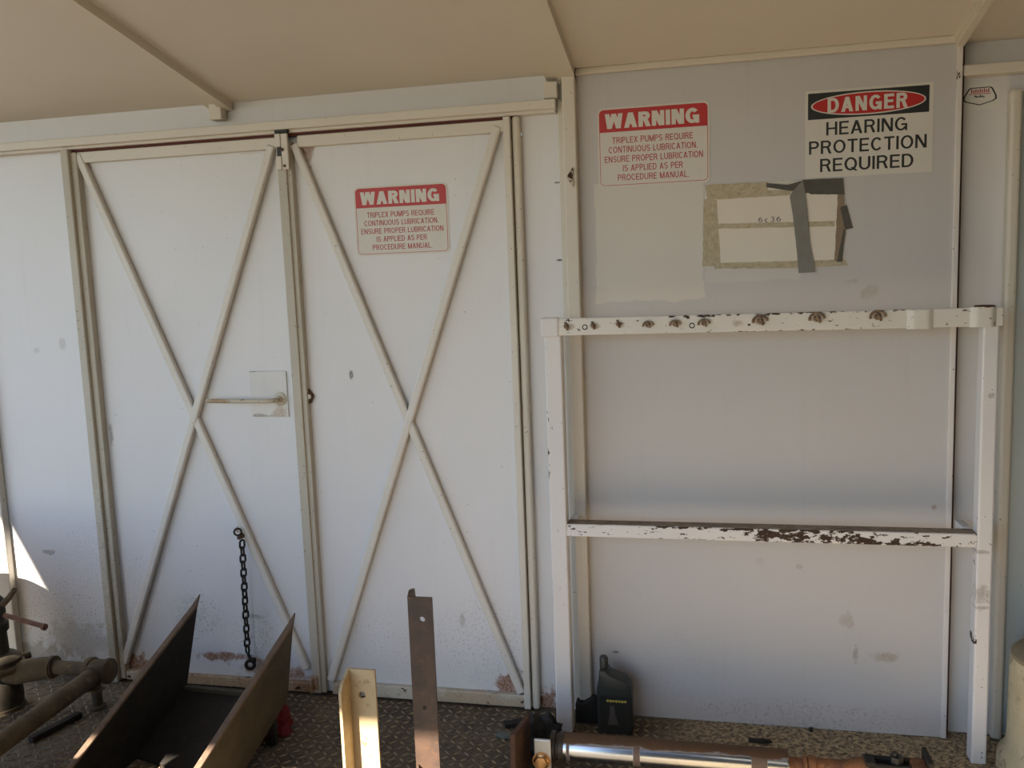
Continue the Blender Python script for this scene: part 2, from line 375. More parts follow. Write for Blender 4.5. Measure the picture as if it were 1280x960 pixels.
m_rack = paint('chalky white rack paint', (0.73, 0.71, 0.70), 0.06, 0.68, 0.5, streak=False, spots=[(at(q, w, -.17).x, at(q, w, -.17).z, a, c, GRIME, .6) for q, w, a, c in ((1227, 742, .03, .03), (1240, 494, .012, .01), (1225, 690, .03, .006), (1228, 760, .02, .008))],
    chips=(0.68, 34, (1, 1, .55), [(X(684, 520, -.17), Z(684, 520, -.17), .012, .03, .16), (X(685, 560, -.17), Z(685, 560, -.17), .010, .06, .13), (X(1218, 800, -.17), Z(1218, 800, -.17), .012, .02, .16), (X(1222, 690, -.17), Z(1222, 690, -.17), .012, .10, .07)]))
zl = Z(960, 668, -.17); zt = Z(960, 402, -.19)
m_rackbar = paint('flaking white bar paint', (0.74, 0.72, 0.70), 0.06, 0.68, 0.5, streak=False,
    chips=(0.60, 62, (.5, 1, 1.1), [(X(1010, 668, -.17), zl, .26, .05, .13), (X(880, 660, -.17), zl + .020, .34, .018, .12), (X(1100, 676, -.17), zl - .022, .22, .016, .13), (X(740, 655, -.17), zl + .02, .05, .012, .08)]))
m_racktop = paint('pitted white bar paint', (0.73, 0.70, 0.64), 0.07, 0.66, 0.5, streak=False,
    spots=[(X(q, 402, -.19), Z(q, w, -.19), .02, .012, (0.3, 0.2, 0.12), .6) for q, w in ((710, 408), (742, 407), (774, 405), (812, 406), (846, 405), (920, 404), (950, 402), (1021, 399), (1097, 396))],
    chips=(0.64, 75, (.5, 1, 1.2), [(X(950, 414, -.19), Z(950, 416, -.19), .45, .008, .14), (X(960, 392, -.19), Z(960, 392, -.19), .5, .007, .13)]))
m_black = plain('black enamel', (0.012, 0.012, 0.012), 0.5, var=.3)
m_chainm = rusty('dark chain steel', (0.02, 0.018, 0.016), (0.035, 0.028, 0.022), (0.07, 0.04, 0.025), 40, .6, .6)
m_rust = rusty('brown rust', (0.10, 0.045, 0.022), (0.05, 0.028, 0.018), (0.17, 0.075, 0.03), 18)
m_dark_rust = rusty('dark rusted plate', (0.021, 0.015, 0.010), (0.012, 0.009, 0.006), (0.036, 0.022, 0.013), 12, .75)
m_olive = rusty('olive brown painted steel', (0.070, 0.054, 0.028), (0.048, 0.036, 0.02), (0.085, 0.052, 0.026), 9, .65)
m_rim = rusty('bare brown edge', (0.16, 0.105, 0.065), (0.12, 0.075, 0.05), (0.2, 0.14, 0.09), 30, .8)
m_pipe = rusty('dusty khaki pipe', (0.125, 0.092, 0.050), (0.075, 0.055, 0.033), (0.16, 0.12, 0.07), 11, .85)
m_iron_y = rusty('yellow ochre angle iron', (0.52, 0.40, 0.23), (0.46, 0.34, 0.19), (0.36, 0.23, 0.11), 16, .5)
m_iron_b = rusty('brown angle iron', (0.085, 0.050, 0.034), (0.055, 0.036, 0.027), (0.12, 0.060, 0.032), 16, .42)
m_white = plain('sign white', (0.64, 0.615, 0.56), .45, var=.04, bump=.03)
m_red = plain('sign red', (0.46, 0.022, 0.022), .45, var=.10, scale=30, bump=.03)
m_redt = plain('sign red letters', (0.40, 0.05, 0.045), .5, var=.25, scale=60, bump=0)
m_ink = plain('sign black', (0.02, 0.022, 0.022), .45, var=.3, bump=0)
m_inkb = plain('faded blue black', (0.07, 0.075, 0.10), .5, var=.3, bump=0)

# ------------------------------------------------------------------ the setting
CZ, CS = 2.232, 0.1894                        # ceiling height at the wall and its rise towards the front
XL, XR, YF = -3.61, 2.4, -3.40
def czz(y): return CZ - CS * y
b = MB(); b.prism([(XL, 0.08, czz(.08)), (XR, 0.08, czz(.08)), (XR, YF, czz(YF)), (XL, YF, czz(YF))], (0, 0, .03)); struct(b.build('ceiling', m_ceil))
b = MB(); b.box(XL, XR, YF - .03, YF, 2.455, czz(YF) + .03); struct(b.build('added_valance', m_beam))     # added valance, out of view, keeps sky light off the upper wall
# ground in front of the deck
m_ground, n, l, bs = newmat('sandy ground'); t = NT(m_ground)
l.new(t.mix(t.noise(3, 6, .6), (0.023, 0.019, 0.013), (0.031, 0.025, 0.018)), bs.inputs['Base Color']); bs.inputs['Roughness'].default_value = .95
b = MB(); b.box(-30, 30, -30, 6, -.62, -.60); struct(b.build('floor_ground', m_ground))
# deck of tread plate with raised lugs
m_floor, n, l, bs = newmat('dirty tread plate'); t = NT(m_floor)
col = t.mix(t.step(t.noise(5, 5, .65), .35, .65), (0.085, 0.062, 0.037), (0.16, 0.12, 0.073))
x_, y_, z_ = t.xyz()
grit = t.step(t.noise(75, 4, .7, off=(1, 5, 2)), .45, .62)
west = t.math('MULTIPLY', grit, .65)
col = t.mix(west, col, (0.03, 0.022, 0.016))
saw = t.step(t.math('ADD', x_, t.math('MULTIPLY', t.math('SUBTRACT', t.noise(6, 3), .5), .5)), -.3, .1)       # spilled absorbent along the panel
col = t.mix(t.math('MULTIPLY', saw, t.step(t.noise(62, 5, .75), .40, .60)), col, (0.56, 0.42, 0.24))
lf = t.step(t.math('ADD', x_, t.math('MULTIPLY', t.math('SUBTRACT', t.noise(6, 3, off=(4, 4, 4)), .5), .4)), -1.9, -2.2)  # pale gravel dust at the left
col = t.mix(t.math('MULTIPLY', lf, t.step(t.noise(45, 5, .75), .48, .62)), col, (0.20, 0.175, 0.13))
l.new(col, bs.inputs['Base Color']); bs.inputs['Roughness'].default_value = .75
t.bump(t.noise(90, 5, .7), .5, .004)
b = MB(); b.box(XL, XR, -2.2, .5, -.06, 0)
bb = b.b
dx = .034
for i in range(int(4.6 / dx)):
    for j in range(int(.95 / dx)):
        cx = -3.0 + i*dx; cy = -.93 + j*dx
        a = RAD(45 if (i + j) % 2 else -45); ca, sa = math.cos(a), math.sin(a); L_, w_ = .0165, .0048
        P = [bb.verts.new((cx + ca*u - sa*v, cy + sa*u + ca*v, h)) for u, v, h in ((-L_, 0, 0), (0, -w_, 0), (L_, 0, 0), (0, w_, 0), (-L_*.45, 0, .003), (L_*.45, 0, .003))]
        for f in ((0, 1, 4), (1, 5, 4), (1, 2, 5), (2, 3, 5), (3, 4, 5), (3, 0, 4)): bb.faces.new([P[q] for q in f]).material_index = 1
fl_ = struct(b.build('floor', m_floor)); fl_.data.materials.append(rusty('worn tan lugs', (0.34, 0.25, 0.14), (0.19, 0.14, 0.08), (0.08, 0.056, 0.036), 22, .6))
# back wall sheet: left field, the strip beside the doors, the strip and field at the right, header above
xa, xb = X(98, 400), X(648, 400)              # door opening
zr = Z(300, 165)
b = MB()
b.box(XL, xa, 0, .03, 0, CZ); b.box(xa, xb, 0, .03, zr - .02, CZ); b.box(xa - .001, xb + .001, .010, .03, 0, zr - .019); b.box(xb, -.40, 0, .03, 0.0, CZ)
struct(b.build('wall_left', m_sheet))
xp0, xp1 = X(727, 400, -.02), X(1193.5, 400, -.02)
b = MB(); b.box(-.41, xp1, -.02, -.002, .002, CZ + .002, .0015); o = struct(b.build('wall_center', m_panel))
b = MB(); b.box(xp1 - .10, 1.03, .03, .05, 0, CZ); b.box(1.03, XR, .03, .05, 2.06, CZ); struct(b.build('wall_right', m_sheet))
m_far = plain('dark grey green blocker', (.06, .058, .05), .7)  # dark surface of the two added light blockers
b = MB(); b.prism([(1.32, .029, 0), (1.32, .029, czz(.029)), (1.32, -3.36, czz(-3.36)), (1.32, -3.36, 0)], (.05, 0, 0)); struct(b.build('wall_side_blocker', m_far))  # unseen bulkhead added to darken the right of the panel
b = MB(); b.box(-.6, 6.0, -6.6, -6.0, -.61, 4.2); struct(b.build('wall_front_blocker', m_far))  # unseen block added to hide the sky at the front right
# lip down the right edge of the panel and a strip coloured dark for rust and gap shadow
m_lip = paint('pinkish lip paint', (0.70, 0.66, 0.63), .05, .66, .45, chips=(.66, 30, (1, 1, .4), []))
b = MB(); b.box(xp1 - .012, xp1 + .004, -.026, .03, .002, CZ + .004, .002); struct(b.build('trim_1', m_lip))
m_gap = rusty('rusty shadow gap', (0.07, 0.03, 0.02), (0.03, 0.02, 0.016), (0.12, 0.04, 0.02), 20)
b = MB(); b.box(xp1 + .0045, xp1 + .012, -.012, .0295, .004, CZ); struct(b.build('trim_2', m_gap))
# cove strip along the ceiling line above the panel
b = MB(); b.bar((xp0, -.03, CZ - .004), (xp1, -.03, CZ - .004), .016, .022, .004, (0, 0, 1)); struct(b.build('trim_3', m_beam))
# frame post between doors and panel: front tube, narrow web at its left
xq0, xq1 = X(708, 320, -.06), X(724, 320, -.06)
b = MB(); b.box(xq0, xq1, -.06, -.003, .004, CZ + .01, .004); b.box(xq0 - .022, xq0 + .001, -.018, -.001, .01, CZ - .09, .002)
post = struct(b.build('trim_4', m_trim))
p = at(714, 221, -.06)
bmf = MB(); bmf.prism([(p.x - .016, -.062, p.z), (p.x + .006, -.0635, p.z + .03), (p.x + .009, -.070, p.z + .018), (p.x + .004, -.066, p.z), (p.x + .009, -.070, p.z - .02), (p.x + .004, -.0635, p.z - .034)], (0, .004, 0), .001)
fl = bmf.build('torn_flap', paint('torn flap', (.5, .42, .32), .2, .6, .6, chips=(.5, 60, (1, 1, 1), [])), post)
# ceiling ribs
def rib(nm, x0w, x1w, xm, drop, mat):
    """two stepped members under the roof running out from the wall"""
    b = MB()
    for (xa_, xb_, dz) in ((x0w, xm, drop - .012), (xm, x1w, drop)):
        y0, y1 = -.004, YF
        b.prism([(xa_, y0, czz(y0) + .002), (xb_, y0, czz(y0) + .002), (xb_, y0, czz(y0) - dz), (xa_, y0, czz(y0) - dz)], (0, y1 - y0, -CS * (y1 - y0)))
    return struct(b.build(nm, mat))
rib('trim_5', X(262, 134), X(291, 126), X(280, 130), .030, m_beam)
rib('trim_6', X(682, 106, -.03), xq1, X(698, 106, -.03), .034, m_beam)
rib('trim_7', X(1191, 50, -.02), X(1199, 54, -.02) + .012, X(1195, 54, -.02), .03, m_beam)
b = MB(); c0 = X(269, 140); c1 = X(284, 140); b.box(c0, c1, -.045, -.001, Z(276, 152), CZ - .005, .003)
b.box(X(682, 115), X(699, 115), -.045, -.001, Z(690, 126), CZ - .03, .003); struct(b.build('trim_8', m_trim))
# door header rails, left and right
yr0 = -.055
def zline(px0, py0, px1, py1, Y): return (Z(px0, py0, Y) + Z(px1, py1, Y)) / 2
zrt = (Z(100, 168.5, yr0) + Z(600, 133, yr0)) / 2 ; 
rx1 = X(694, 130, yr0)
b = MB(); b.box(XL, rx1, yr0, -.001, zrt - .030, zrt, .003); b.box(XL, rx1 - .004, yr0 + .02, -.001, zrt - .040, zrt - .029, .002)
hr = struct(b.build('trim_9', m_rail))
b = MB(); b.box(X(80, 190, -.02), X(640, 145, -.02), -.022, -.0062, zrt - .050, zrt - .0395); struct(b.build('trim_10', plain('dark red rust gap', (0.10, 0.025, 0.018), .8)))
b = MB(); b.box(X(1203, 85, .0), XR, -.02, .029, Z(1240, 92, -.02), Z(1240, 78, -.02), .004); struct(b.build('trim_11', m_rail))

# ------------------------------------------------------------------ doors
zb0 = .006
def door_common(t, x0, x1, ztop, first):
    b = MB(); b.box(x0, x1, -.006, .004, .012, ztop - .012); b.build('door_panel', m_door, t)
    return t
ztop = zrt - .051
# left fixed jamb with double strip
b = MB(); b.box(X(87, 320, -.05), X(96.5, 320, -.05), -.05, -.001, .002, zrt - .041, .004); struct(b.build('trim_12', m_jamb))
b = MB(); q0 = X(0, 640, -.03); b.box(q0 - .06, q0 + .001 + .012, -.035, -.001, .002, zrt - .041, .004); struct(b.build('trim_13', m_rust if False else m_trim))
dl0, dl1 = X(98, 320, -.04), X(356, 320, -.04)
dr0, dr1 = X(374, 320, -.04), X(647, 320, -.04)
def dbar(px0, py0, px1, py1, t, name, w=.030, d=.024, off=-.0195, mat=None):
    p0, p1 = at(px0, py0, off), at(px1, py1, off); b = MB(); b.bar(p0, p1, w, d, .006); return b.build(name, mat or m_trimb, t)
m_trimb = paint('brace paint', (0.68, 0.64, 0.57), .06, .655, .42)
m_bot = paint('scraped sill paint', (0.60, 0.54, 0.43), .12, .62, .55, spots=[sp(300, 850, .6, .05, (0.34, 0.18, 0.06), .85), sp(600, 872, .25, .04, (0.4, 0.24, 0.1), .6), sp(390, 850, .07, .08, RUST, .8)], chips=(.62, 28, (.6, 1, 1), []), streak=False)
d1 = struct(empty('door_1', (dl0, 0, 0)))
b = MB(); b.box(dl0, dl1 + .03, -.006, .004, .014, ztop - .004); b.build('door_panel', m_door, d1)
b = MB(); b.box(dl0, X(107, 320, -.035), -.035, -.005, .012, ztop, .004); b.build('stile', m_jamb, d1)
b = MB(); b.box(X(354, 320, -.04), X(365, 320, -.04), -.04, -.005, .012, ztop - .02, .003); b.box(X(363, 320, -.032), X(372, 320, -.032), -.032, -.004, .012, ztop - .02, .003); b.build('stile', m_jamb, d1)
b = MB(); b.box(X(107, 320, -.03) + .001, X(354, 320, -.03) - .001, -.028, -.005, ztop - .040, ztop, .003); b.build('top_rail', m_rail, d1)
b = MB(); b.box(X(107, 320, -.03) + .001, X(354, 320, -.03) - .001, -.030, -.005, .008, .045, .003); b.build('bottom_rail', m_bot, d1)
dbar(98, 193, 384, 836, d1, 'brace'); dbar(340, 182, 156, 828, d1, 'brace', off=-.0225)
# lever handle, back plate
m_plate = paint('latch plate paint', (0.68, 0.66, 0.63), .05, .66, .4, spots=[sp(350, 515, .03, .03, (0.38, 0.26, 0.15), .7), sp(330, 519, .06, .008, (0.2, 0.15, 0.1), .7), sp(318, 464, .02, .005, (0.15, 0.12, 0.1), .8)])
b = MB(); x0, x1 = X(313, 492, -.012), X(359, 492, -.012); b.box(x0, x1, -.012, -.0055, Z(336, 521, -.01), Z(336, 464, -.01), .002); b.build('latch_plate', m_plate, d1)
m_hand = paint('rusty handle paint', (0.55, 0.49, 0.38), .1, .62, .45, spots=[sp(285, 500, .05, .02, (0.3, 0.17, 0.06), .8)], chips=(.66, 60, (1, 1, 1), []), streak=False)
pc = at(349, 499, -.02); b = MB(); b.tube([Vector((pc.x, -.008, pc.z)), Vector((pc.x, -.05, pc.z)), Vector((pc.x - .012, -.062, pc.z)), Vector((pc.x - .03, -.066, pc.z - .001)), at(258, 501, -.066)], .0085, 16)
hd = b.build('door_handle', m_hand, d1, 40)
b = MB(); b.lathe((pc.x, -.0115, pc.z), (0, -1, 0), [(.026, 0), (.026, .003), (.0225, .0055), (.0115, .0055), (.011, .016)], 28); b.build('handle_rose', m_hand, hd, 40)
# slotted keeper at the top of the middle stile
kx0, kx1 = X(345, 190, -.05), X(360, 190, -.05); kz0, kz1 = Z(352, 212, -.05), Z(352, 167, -.05)
b = MB(); xm = kx0 + (kx1 - kx0) * .46; b.box(kx0, xm, -.056, -.0405, kz1 - .045, kz1, .002); b.box(kx0, xm, -.056, -.0405, kz0, kz1 - .078, .002); b.box(xm, kx1, -.052, -.0405, kz0, kz1, .002)
k = b.build('latch_keeper', m_rail, d1)
b = MB(); b.box(kx0 + .002, xm - .001, -.046, -.041, kz1 - .079, kz1 - .044); b.build('latch_slot', m_black, k)
b = MB(); b.cyl((xm + .004, -.058, kz1 - .055), (xm + .004, -.05, kz1 - .055), .006); b.cyl((xm + .010, -.056, kz0 + .012), (xm + .010, -.05, kz0 + .012), .0045); b.build('bolt', m_rust, k)
b = MB(); b.box(kx0 - .004, kx1 + .004, -.05, -.036, kz1, kz1 + .022, .006); b.build('hinge_cap', m_black, d1)
# foot bolt housing at the bottom of the middle stile
b = MB(); fx = X(391, 840, -.045); b.box(fx - .013, fx + .018, -.050, -.0405, .03, .085, .003); b.cyl((fx - .004, -.055, .02), (fx - .004, -.055, .075), .006); b.build('foot_bolt', m_bot, d1)
d2 = struct(empty('door_2', (dr0, 0, 0)))
b = MB(); b.box(dl1 + .032, dr1 - .004, -.006, .004, .014, ztop - .004); b.build('door_panel', m_door, d2)
sx0, sx1, sx2 = X(634.5, 320, -.045), X(643, 320, -.045), X(655, 320, -.03)
b = MB(); b.box(sx0, sx1, -.045, -.005, .010, ztop + .008, .003); b.build('stile', m_trim, d2)
b = MB(); b.box(dr0 + .014, sx0 - .001, -.028, -.005, ztop - .040, ztop, .003); b.build('top_rail', m_rail, d2)
b = MB(); b.box(dr0 + .014, sx0 - .001, -.030, -.005, .008, .055, .003); b.build('bottom_rail', m_bot, d2)
dbar(368, 180, 652, 866, d2, 'brace'); dbar(622, 158, 414, 850, d2, 'brace', off=-.0225)
# hasp with a small padlock eye beside the middle stile
p = at(384, 497, -.02)
b = MB(); b.prism([(p.x - .008, -.007, p.z - .028), (p.x - .008, -.007, p.z + .028), (p.x + .004, -.007, p.z + .034), (p.x + .024, -.007, p.z + .005), (p.x + .012, -.007, p.z - .022)], (0, -.012, 0), .002); hp = b.build('hasp', m_rust, d2)
b = MB(); b.cyl((p.x + .008, -.018, p.z + .004), (p.x + .008, -.026, p.z + .004), .009); b.build('hasp_bolt', m_bot, hp)
b = MB(); b.box(p.x - .006, p.x + .004, -.020, -.0065, p.z - .095, p.z - .024, .001); b.build('hasp_strap', m_black, hp)
# outer jamb of door 2 on the strip
b = MB(); b.box(sx1 + .003, sx2, -.032, -.001, .004, zrt - .041, .010, 3); struct(b.build('trim_14', m_trim))
# right door: rounded stile and its greyish field
d3 = struct(empty('door_3', (1.0, .04, 0)))
r0, r1 = X(1258, 300, -.01), X(1273, 300, -.01)
b = MB(); b.box(r0, r1, -.015, .0295, .004, 2.075, .010, 3); b.build('stile', m_trim, d3)
b = MB(); b.box(r1 - .002, XR - .2, .02, .0295, .01, 2.06); b.build('door_panel', paint('blue grey door paint', (0.50, 0.56, 0.56), .05, .72, .4), d3)

# ------------------------------------------------------------------ steel rack in front of the panel
RY = -.17
lx0, lx1 = X(680, 424, RY), X(701.5, 424, RY); rx0, rx1 = X(1229, 424, RY), X(1249.5, 424, RY)
rk = tag(empty('steel_rack', ((lx0 + rx1)/2, RY + .03, 0)), 'white painted steel rack with flaking crossbars standing in front of the panel', 'rack')
ztb = Z(960, 414, RY - .015); ztt = Z(960, 391.5, RY - .015)
for (a, c, zt_) in ((lx0, lx1, ztt - .006), (rx0, rx1, ztt - .004)):
    b = MB(); b.box(a, c, RY, RY + .055, .0, zt_, .006, 3); b.build('leg', m_rack, rk)
# top flat bar wrapped round the right leg, with a half-round pad
b = MB(); yb = RY - .002; tb0 = X(700, 411, yb - .01)
b.box(lx0 - .004, rx1 + .004, yb - .012, yb, ztb, ztt, .002)
tb = b.build('top_bar', m_racktop, rk)
b = MB(); b.box(lx0 - .008, lx1 - .004, yb - .0155, yb + .012, ztb - .004, ztt + .004, .006, 3); b.build('end_cap', m_rack, tb)
def half_round(px0, px1, bulge, zz0, zz1):
    xa_, xb_ = X(px0, 400, yb - .02), X(px1, 400, yb - .02); pts = []
    for k in range(13):
        u = k / 12; pts.append((xa_ + (xb_ - xa_) * u, yb - .0115 - bulge * min(1, math.sin(PI * u) * 1.6), zz0))
    return MB().prism(pts, (0, 0, zz1 - zz0))
half_round(1134, 1168, .011, ztb - .003, ztt - .001).build('pad', m_racktop, tb, 50)
half_round(1213, 1247, .013, ztb - .001, ztt + .002).build('end_cap', m_racktop, tb, 50)
b = MB(); b.tube([(X(1226, 385, yb) + .06 * math.cos(a) * .42 + .012, yb + .006 + .03 * math.sin(a), ztt + .003) for a in [2*PI*k/20 for k in range(20)]], .003, 8, True); b.build('rusty_lip', m_rust, tb)
# broken clip stubs: a bolt end with a curled wire over it
def stub(px, py, s, kind):
    p = at(px, py, yb - .012); y = yb - .012; b = MB()
    b.cyl((p.x, y + .001, p.z), (p.x, y - .012 * s, p.z - .001), .0055 * s, .004 * s, 10)
    b.cyl((p.x, y + .001, p.z), (p.x, y - .003, p.z), .009 * s, None, 6)
    if kind:
        arc = []
        for k in range(9):
            a = PI * (1.05 - k / 8 * 1.0); arc.append((p.x + .0175 * s * math.cos(a), y - .006 - .002 * math.sin(a * 2), p.z - .003 + .0155 * s * math.sin(a)))
        b.tube(arc, [.0032 * s] * 9, 8)
        b.tube([(p.x - .002, y - .004, p.z + .014 * s), (p.x + .003, y - .012, p.z), (p.x + .007 * s, y - .009, p.z - .010 * s)], .003 * s, 8)
    else:
        b.tube([(p.x - .003, y - .002, p.z + .012 * s), (p.x, y - .010, p.z + .004), (p.x + .004, y - .007, p.z - .012 * s)], .004 * s, 8)
    return b
m_stub = rusty('rusty stub', (0.27, 0.19, 0.11), (0.12, 0.07, 0.04), (0.40, 0.32, 0.22), 60)
for (px, py, s, kd) in ((708, 408, 1.0, 0), (741.5, 407, .95, 0), (773, 405, .95, 0), (810, 406, .9, 1), (844, 405, .95, 1), (880, 404, 1.0, 1), (950, 401, 1.25, 1), (1021, 398, 1.25, 1), (1097, 395.5, 1.25, 1)):
    stub(px, py, s, kd).build('clip_stub', m_stub, tb)
for px, py in ((731, 409), (865, 407)):
    p = at(px, py, yb - .0122); MB().tube([(p.x + .0075 * math.cos(a), yb - .0122, p.z + .0075 * math.sin(a)) for a in [2*PI*k/16 for k in range(16)]], .0016, 6, True).build('hole_ring', m_chainm, tb)
# lower square tube and the arms back to the wall
zlo = (Z(708, 672, RY) + Z(1213, 683, RY)) / 2; zhi = (Z(708, 656, RY) + Z(1213, 667, RY)) / 2
b = MB(); b.box(lx1 - .001, rx0 + .001, RY + .001, RY + .056, zlo, zhi, .003); lb_ = b.build('lower_bar', m_rackbar, rk)
b = MB(); b.box(lx1 + .001, rx0 - .001, RY + .004, RY + .054, zhi - .001, zhi + .0015); b.build('worn_top', rusty('dirty worn bar top', (0.30, 0.235, 0.17), (0.20, 0.145, 0.10), (0.38, 0.32, 0.25), 30, .8), lb_)
for xx in (lx1 + .002, rx0 - .028):
    b = MB(); b.box(xx, xx + .026, RY + .0575, -.0265 if xx > 0 else -.062, zlo + .002, zhi + .004, .002); b.build('side_arm', m_rack, rk)

# ------------------------------------------------------------------ signs
def warning(px, name_label, Y, dz=0):
    tl, tr, br, bl = [at(q[0], q[1], Y) for q in px]
    x0, x1 = (tl.x + bl.x)/2, (tr.x + br.x)/2; z1, z0 = (tl.z + tr.z)/2, (bl.z + br.z)/2
    w, h = x1 - x0, z1 - z0
    t = tag(empty('warning_sign', ((x0+x1)/2, Y, z0)), name_label, 'sign')
    MB().prism(rrect(x0 - .006, x1 + .006, z0 - .006, z1 + .006, .018, Y), (0, -.0012, 0)).build('sign_plate', m_white, t)
    b = MB(); ring_plate(b, rrect(x0, x1, z0, z1, .014, Y - .0012), rrect(x0 + .0016, x1 - .0016, z0 + .0016, z1 - .0016, .0125, Y - .0012), .0004); b.build('border', m_red, t)
    zb = z1 - h * .295
    rr = rrect(x0, x1, zb, z1, .014, Y - .0016); rr = [q if q.z > zb + .02 else Vector((x1 if q.x > (x0+x1)/2 else x0, q.y, zb)) for q in rr]
    pts = []
    for q in rr:
        if not pts or (q - pts[-1]).length > 1e-5: pts.append(q)
    bd = MB().prism(pts, (0, -.0004, 0)).build('header_band', m_red, t)
    lettering('WARNING', x0 + w*.055, x1 - w*.075, z1 - h*.250, z1 - h*.055, Y - .0020, m_white, bd, stroke=.25, gap=.075)
    rows = [('TRIPLEX PUMPS REQUIRE', .12, .865), ('CONTINUOUS LUBRICATION.', .085, .905), ('ENSURE PROPER LUBRICATION', .045, .955), ('IS APPLIED AS PER', .215, .77), ('PROCEDURE MANUAL.', .165, .825)]
    for i, (s, a, c) in enumerate(rows):
        zt_ = z1 - h * (.365 + i * .1235); lettering(s, x0 + w*a, x0 + w*c, zt_ - h*.082, zt_, Y - .0012, m_redt, t, stroke=.145, gap=.13)
    return t
warning([(445, 234), (558, 232), (560, 316), (447, 316)], 'red and white warning sign stuck between the braces of the right door leaf', -.0065)
warning([(748.5, 139), (883.5, 127.5), (886, 224.5), (751, 233.5)], 'red and white warning sign on the panel, left of the danger sign', -.0205)
Y = -.0205
tl, tr, br, bl = [at(*q, Y) for q in ((1010, 118), (1162, 105.5), (1162, 213), (1007, 220))]
x0, x1 = tl.x, tr.x; z1 = (tl.z + tr.z)/2; z0 = (bl.z + br.z)/2; w, h = x1 - x0, z1 - z0
dg = tag(empty('danger_sign', ((x0+x1)/2, Y, z0)), 'black, red and white danger sign about hearing protection, high on the panel', 'sign')
MB().prism(rrect(x0 - .008, x1 + .012, z0 - .006, z1 + .008, .004, Y), (0, -.0012, 0)).build('sign_plate', m_white, dg)
zb = z1 - h * .315
bd = MB().prism(rrect(x0, x1, zb, z1, .001, Y - .0012), (0, -.0004, 0)).build('header_band', m_ink, dg)
def ell(cx, cz, rx, rz, y, n=48): return [Vector((cx + rx*math.cos(2*PI*k/n), y, cz + rz*math.sin(2*PI*k/n))) for k in range(n)]
cx, cz = (x0+x1)/2, (zb+z1)/2
MB().prism(ell(cx, cz, w*.475, h*.137, Y - .0016), (0, -.0003, 0)).build('oval_border', m_white, bd)
MB().prism(ell(cx, cz, w*.462, h*.122, Y - .0019), (0, -.0003, 0)).build('oval', m_red, bd)
lettering('DANGER', x0 + w*.165, x0 + w*.825, cz - h*.088, cz + h*.088, Y - .0022, m_white, bd, stroke=.21, gap=.14)
for s, a, c, zt_ in (('HEARING', .155, .825, .345), ('PROTECTION', .01, .985, .565), ('REQUIRED', .105, .88, .785)):
    lettering(s, x0 + w*a, x0 + w*c, z1 - h*(zt_ + .170), z1 - h*(zt_ + .01), Y - .0012, m_ink, dg, stroke=.15, gap=.12)
# small shield decal at the right
Y = .0295
p0, p1 = at(1200.5, 107, Y), at(1248.5, 137, Y); x0, x1, z0, z1 = p0.x + .001, p1.x, p1.z + .004, p0.z + .002; w, h = x1 - x0, z1 - z0
dc = tag(empty('shield_decal', ((x0+x1)/2, Y, z0)), 'small pale decal with a black outlined shield, below the right header rail', 'decal')
MB().prism(rrect(x0, x1, z0, z1, .002, Y), (0, -.0008, 0)).build('decal_sheet', plain('decal grey white', (.70, .70, .66), .5, var=.05, bump=0), dc)
def shield(k, y):
    return [Vector((x0 + w*(.5 + (u - .5) * k), y, z0 + h*(.52 + (v - .52) * k))) for u, v in ((.06, .38), (.08, .52), (.20, .80), (.26, .85), (.78, .85), (.83, .80), (.93, .52), (.94, .38), (.86, .30), (.5, .16), (.14, .30))]
b = MB(); ring_plate(b, shield(1, Y - .0008), shield(.90, Y - .0008), .0004); b.build('shield_outline', m_ink, dc)
b = MB()
for k in range(9): b.box(x0 + w*(.27 + k*.055), x0 + w*(.30 + k*.055), Y - .0012, Y - .0008, z0 + h*.64, z0 + h*(.76 if k % 2 else .79))
b.box(x0 + w*.22, x0 + w*.78, Y - .0012, Y - .0008, z0 + h*.585, z0 + h*.61); b.build('red_print', m_redt, dc)
b = MB()
for k in range(6): b.box(x0 + w*(.36 + k*.045), x0 + w*(.395 + k*.045), Y - .0012, Y - .0008, z0 + h*(.47 - .01*(k % 2)), z0 + h*(.55 - .02*(k % 3)))
b.build('black_print', m_ink, dc)

# ------------------------------------------------------------------ taped paper frame on the panel
Y = -.0205
tp = tag(empty('taped_notice', (X(968, 340), Y, Z(968, 340))), 'weathered paper taped to the panel under the danger sign, grey tape hanging over it', 'notice')
m_paper = plain('yellowed paper', (0.70, 0.655, 0.57), .7, var=.05, scale=10, bump=.05)
m_btape = rusty('brittle tan tape', (0.40, 0.345, 0.23), (0.50, 0.44, 0.32), (0.33, 0.28, 0.18), 45, .7, 0, .2)
m_gtape = plain('grey cloth tape', (0.19, 0.185, 0.165), .65, var=.22, scale=25, c2=(.25, .245, .22))
m_gtape2 = plain('dark grey cloth tape', (0.085, 0.08, 0.068), .7, var=.3, scale=25)
def patch(pts, th, yoff, jag=0.0):
    out = []
    for i, (a, c) in enumerate(pts):
        p = at(a, c, Y); q = at(*pts[(i+1) % len(pts)], Y); n_ = max(1, int((q - p).length / .012)) if jag else 1
        for k in range(n_):
            v = p.lerp(q, k / n_); out.append(Vector((v.x + random.uniform(-jag, jag), Y - yoff, v.z + random.uniform(-jag, jag))))
    return MB().prism(out, (0, -th, 0))
patch([(882, 231), (1054, 224), (1055, 332), (880, 332)], .0006, 0).build('paper_sheet', m_paper, tp)
patch([(881.5, 231), (960, 227.5), (960, 243), (884, 248)], .0005, .0007, .0012).build('tan_tape', m_btape, tp)
patch([(960, 238), (990, 236), (988, 244), (884, 250), (884, 244)], .0004, .0006, .001).build('tan_tape', m_btape, tp)
patch([(880, 250), (891, 248), (890, 333), (878, 333)], .0005, .0013, .0016).build('tan_tape', m_btape, tp)
